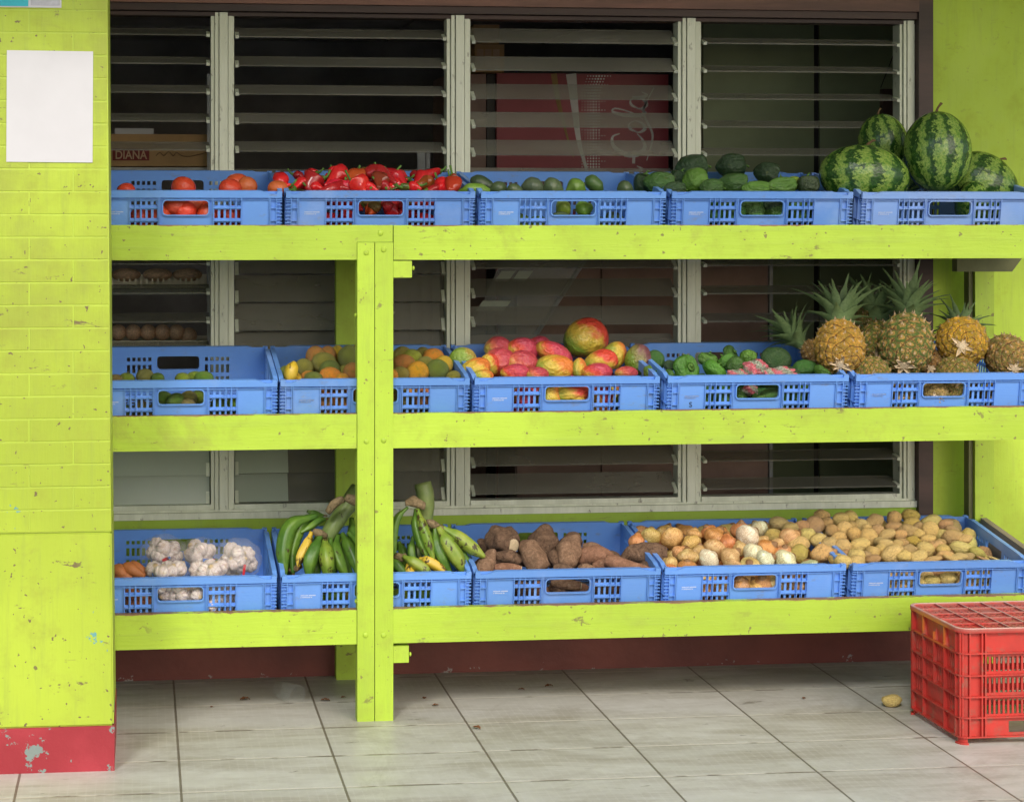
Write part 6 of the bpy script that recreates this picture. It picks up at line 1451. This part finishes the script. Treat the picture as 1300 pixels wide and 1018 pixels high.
root_veg('yam', [(420, 300), (450, 330), (470, 400)], [24, 40, 42, 24], 'yam', 'dark yam wedged left of the long reddish one', [.27, .25, .22])
root_veg('yam', [(600, 330), (640, 380), (660, 440)], [26, 40, 40, 24], 'yam', 'brown yam wedged between the reddish and upright ones', [.19, .17, .15])
root_veg('yamlight' if False else 'yam', [(790, 300), (850, 320), (930, 350)], [24, 40, 42, 26], 'yamlight', 'light brown yam lying behind the thick reddish cassava', [.29, .28, .27])
root_veg('cassava', [(850, 415), (920, 400), (1000, 425)], [20, 34, 34, 18], 'cassava', 'short cassava under the tapering one at the rim', [.15, .14, .13], lump=.15)
for i in range(8): root_veg('yam', [(250 + i * 110, 380 + (i % 2) * 30), (300 + i * 110, 370), (350 + i * 110, 390)], [20, 46, 48, 22], 'yam', 'brown yam filling the crate behind the front roots', [.30, .29, .30])

# ---- onions
OC, OY, OW, OP = (0.62, 0.28, 0.09), (0.68, 0.46, 0.17), (0.80, 0.76, 0.55), (0.70, 0.42, 0.17)
on_n = {OC: 'copper', OY: 'yellow', OW: 'white', OP: 'pinkish'}
ON = [(130, 270, 48, 45, OC), (215, 238, 60, 44, OY), (340, 245, 66, 54, OP), (455, 280, 58, 42, OY), (592, 245, 66, 52, OC), (555, 208, 50, 30, OC), (668, 280, 52, 48, OC), (592, 312, 66, 46, OP), (555, 375, 64, 48, OW), (432, 358, 60, 40, OY), (428, 408, 56, 26, OC), (388, 340, 50, 40, OP),
      (682, 362, 58, 50, OP), (740, 312, 44, 40, OY), (745, 205, 58, 44, OC), (785, 242, 74, 58, OW), (852, 196, 54, 44, (0.52, 0.58, 0.36)), (818, 342, 64, 50, OW), (905, 320, 66, 50, OC), (890, 380, 60, 45, OW), (1008, 385, 72, 50, OW), (1030, 255, 68, 58, OP), (1140, 402, 56, 22, (0.55, 0.6, 0.4)), (878, 268, 40, 30, OY),
      (330, 400, 44, 40, OY), (470, 226, 46, 30, OY), (700, 415, 60, 30, OP), (500, 330, 44, 36, OY), (960, 290, 44, 38, OP), (640, 225, 44, 32, OC), (325, 445, 48, 20, OC), (1000, 330, 50, 36, OP), (800, 410, 60, 30, OY)]
L = [(780 + a / 4.643, 630 + b / 4.643, c / 4.643, d / 4.643, 0, e) for a, b, c, d, e in ON]
L += [(948, 738, 13, 11, 0, OY), (968, 742, 15, 11, 0, OC), (940, 744, 10, 9, 0, OC), (985, 740, 9, 9, 0, OP)]
its = pile(2, L, tight=0.82); label_rows(its, 2, 'onion', 'of the onion crate', (-6, 9, 21, 33), colname=lambda it: on_n.get(it.key[0], 'pale green'))
hh = 0
for it in its:
    if it.py > 732 and it.px > 930: it.label = ['yellow', 'copper', 'small copper', 'pinkish'][hh] + ' onion seen in the onion crate hand hole'; hh += 1
    s = it.s; put(it, rnd.choice(ONI), 'onion', 'onion', 'onions on the bottom shelf', (it.rx * s * 1.1, it.rx * s, it.rz * s * 1.2), (rnd.uniform(-.9, .9), rnd.uniform(-.9, .9), rnd.uniform(0, 6)) if it.key[0] != OW else (rnd.uniform(-.2, .2), R(60), rnd.uniform(-.3, .3)), color=jit(it.key[0], .1))
fill(2, 3, 8, lambda: rnd.choice(ONI), 'onion', 'onion', 'onion low in its crate, glimpsed through the slots', 'onions low in the onion crate', 0.032, lambda: jit(rnd.choice((OC, OY, OP)), .15), rows=2)
under(2, 3, lambda: rnd.choice(ONI), 'onion', 'onion', 'onion under the top layer of the onion heap', 'onions low in the onion crate', 0.032, lambda: jit(rnd.choice((OC, OY, OP)), .15), 1.0)

# ---- potatoes
PT, PY_, PD, PG = (0.68, 0.475, 0.165), (0.74, 0.545, 0.18), (0.50, 0.32, 0.13), (0.55, 0.44, 0.10)
pn = {PT: 'tan', PY_: 'yellow', PD: 'brown', PG: 'greenish'}
PO = [(190, 190, 42, 30, PT), (150, 245, 50, 45, PD), (80, 250, 40, 35, PD), (20, 262, 32, 34, PD), (290, 215, 45, 38, PY_), (345, 205, 40, 40, PT), (215, 235, 35, 32, PD), (315, 270, 45, 42, PT), (410, 250, 45, 38, PY_), (475, 225, 52, 40, PD), (105, 300, 45, 38, PY_), (165, 325, 45, 35, PT), (245, 275, 35, 32, PD), (280, 315, 42, 30, PT), (225, 350, 48, 38, PT),
      (60, 352, 60, 40, PT), (60, 400, 52, 50, PG), (185, 402, 60, 52, PT), (365, 295, 38, 40, PT), (305, 365, 45, 42, PT), (395, 360, 58, 42, PY_), (445, 310, 50, 45, PT), (270, 435, 45, 36, PT), (375, 420, 48, 45, PY_), (470, 435, 42, 28, PD), (470, 392, 40, 32, PT), (490, 275, 40, 34, PD), (515, 385, 34, 38, PT), (575, 405, 65, 52, PY_), (585, 205, 38, 42, PT), (585, 255, 50, 28, PD),
      (675, 195, 50, 38, PG), (665, 277, 55, 38, PD), (680, 232, 45, 28, PG), (545, 300, 50, 32, PT), (540, 350, 48, 32, PT), (630, 345, 35, 28, PD), (690, 335, 42, 32, (0.52, 0.37, 0.06)), (640, 415, 40, 32, PY_), (665, 380, 45, 30, PD), (712, 420, 58, 36, PY_), (755, 382, 50, 45, PT), (790, 225, 55, 38, PT), (785, 275, 48, 45, PY_), (720, 295, 32, 28, PT), (770, 325, 45, 28, PT),
      (848, 300, 38, 34, PT), (868, 245, 42, 32, PD), (905, 272, 40, 24, PD), (910, 312, 62, 42, PD), (975, 322, 42, 24, PT), (812, 368, 46, 36, PT), (855, 380, 38, 30, PT), (868, 412, 48, 26, PT), (955, 372, 66, 36, PY_), (935, 420, 55, 22, PT), (992, 418, 36, 22, PD), (1040, 397, 46, 30, PG), (800, 434, 50, 18, PT), (900, 432, 55, 15, PT), (1140, 432, 48, 9, PT), (1075, 432, 40, 10, PD), (320, 410, 30, 30, PD), (440, 265, 30, 26, PT), (430, 415, 28, 30, PD), (250, 400, 32, 28, PD), (620, 300, 36, 30, PT), (730, 255, 34, 28, PD), (350, 250, 30, 28, PD), (500, 335, 30, 26, PD), (840, 345, 32, 26, PD), (600, 355, 36, 30, PT)]
L = [(1000 + a / 4.333, 610 + b / 4.333, c / 4.333, d / 4.333, rnd.uniform(-25, 25), e) for a, b, c, d, e in PO]
L += [(989, 665, 13, 9, 10, PD), (982, 680, 11, 9, 0, PG), (1003, 671, 10, 8, 0, PD)]
L += [(1175, 730, 11, 7, 0, PY_), (1182, 737, 11, 7, 0, PT), (1203, 734, 12, 7, 0, PY_), (1192, 728, 9, 6, 0, PD), (1207, 726, 9, 5, 0, PT), (1168, 738, 8, 7, 0, PT)]
its = pile(2, L, tight=0.80); label_rows(its, 2, 'potato', 'of the potato crate', (-6, 8, 19, 29, 39), colname=lambda it: pn.get(it.key[0], 'golden'))
hh = 0
for it in its:
    if it.py > 724 and 1160 < it.px < 1212: it.label = ['upper left', 'lower middle', 'lower right', 'upper middle', 'upper right', 'lower left'][hh] + ' potato seen in the potato crate hand hole'; hh += 1
    s = it.s; put(it, rnd.choice(POT), 'potato', 'potato', 'potatoes on the bottom shelf', (it.rx * s * 1.06, (it.rx + it.rz) / 2 * s, it.rz * s * 1.06), (0, R(it.ang), 0), color=jit(it.key[0], .1))
fill(2, 4, 9, lambda: rnd.choice(POT), 'potato', 'potato', 'potato low in its crate, glimpsed through the slots', 'potatoes low in the potato crate', 0.027, lambda: jit(rnd.choice((PT, PD, PY_)), .15), rows=2, sc=(1.2, 1, 1))
under(2, 4, lambda: rnd.choice(POT), 'potato', 'potato', 'potato under the top layer of the potato heap', 'potatoes low in the potato crate', 0.029, lambda: jit(rnd.choice((PT, PD, PY_)), .15), 1.0)
for q, (px, py, lab) in enumerate(((1070, 713, 'yellow potato resting over the dip between onion and potato crates, left'), (1087, 713, 'tan potato resting over the dip between onion and potato crates, right'))):
    o = link('potato', POT[q + 3]); o.location = W(px, py, 0.062); o.scale = (0.030, 0.026, 0.024); o.color = (*(PY_ if q == 0 else PT), 1); tag(o, lab, 'potato', 'potatoes on the bottom shelf')
# single potato on the floor
def floor_at(px, py, r_):
    A = W(px, py, 0); t = -(CAM.z - r_) / (A.z - CAM.z); return CAM + (A - CAM) * t
p = floor_at(1132, 889, 0.02); o = link('potato', POT[2]); o.location = (p.x, p.y, 0.0205); o.scale = (0.034, 0.024, 0.021); o.color = (*PY_, 1); tag(o, 'single yellow potato fallen on the floor beside the red crate', 'potato')
# dry leaves and a clear cup on the floor
def leaf(px, py, s, an, lab, mat='leafdry'):
    p = floor_at(px, py, 0); bm = bmesh.new(); n = 7; pr = None
    for i in range(n + 1):
        t = i / n; w_ = 0.32 * math.sin(math.pi * t) ** .7 * (1 + .25 * math.sin(t * 23)) + 0.01; z = 0.08 + 0.25 * math.sin(t * 3.1) + .08 * math.sin(t * 17)
        a, b, c = bm.verts.new((t - .5, -w_, z + .12)), bm.verts.new((t - .5, 0, z)), bm.verts.new((t - .5, w_, z + .15))
        if pr: bm.faces.new((pr[0], a, b, pr[1])); bm.faces.new((pr[1], b, c, pr[2]))
        pr = (a, b, c)
    me = mesh_of(bm, 'dry_leaf', True); me.materials.append(MAT[mat]); o = bpy.data.objects.new('dry_leaf', me); COL.objects.link(o); o.location = (p.x, p.y, 0.001); o.scale = (s, s, s * .6); o.rotation_euler = (0, 0, R(an)); tag(o, lab, 'leaf')
leaf(311, 889, 0.035, 20, 'curled brown leaf on the joint below the bottom left board'); leaf(269, 898, 0.015, 60, 'tiny dark leaf scrap on the tile nearest the pillar'); leaf(413, 890, 0.03, -10, 'thin brown leaf left of the green post foot'); leaf(436, 886, 0.02, 30, 'small leaf touching the left side of the green post foot')
leaf(539, 887, 0.022, 70, 'dark leaf standing right of the green post foot'); leaf(553, 896, 0.022, 10, 'thin leaf scrap on the tile right of the post'); leaf(697, 872, 0.03, 15, 'orange brown leaf on the floor in the middle'); leaf(662, 876, 0.022, -30, 'dark leaf left of the orange brown one'); leaf(1021, 887, 0.018, 40, 'small rusty leaf on the floor toward the red crate')
leaf(605, 925, 0.03, -50, 'brown leaf scrap in the dark joint at front centre')
p = floor_at(352, 875, 0.03); bm = bmesh.new(); prof = [(0.0, 0.024), (0.001, 0.0245), (0.09, 0.037), (0.092, 0.0385), (0.094, 0.037)]
tube(bm, [(x, 0, 0) for x, r_ in prof], [r_ for x, r_ in prof], 28, cap=False)
o = link('plastic_cup', bm, MAT['cupclear'], smooth=True); o.location = (p.x, p.y, 0.036); o.rotation_euler = (0, R(8), R(-50)); tag(o, 'clear plastic cup lying on the floor under the bottom left board', 'cup')
# remove nothing: every helper mesh above is in use
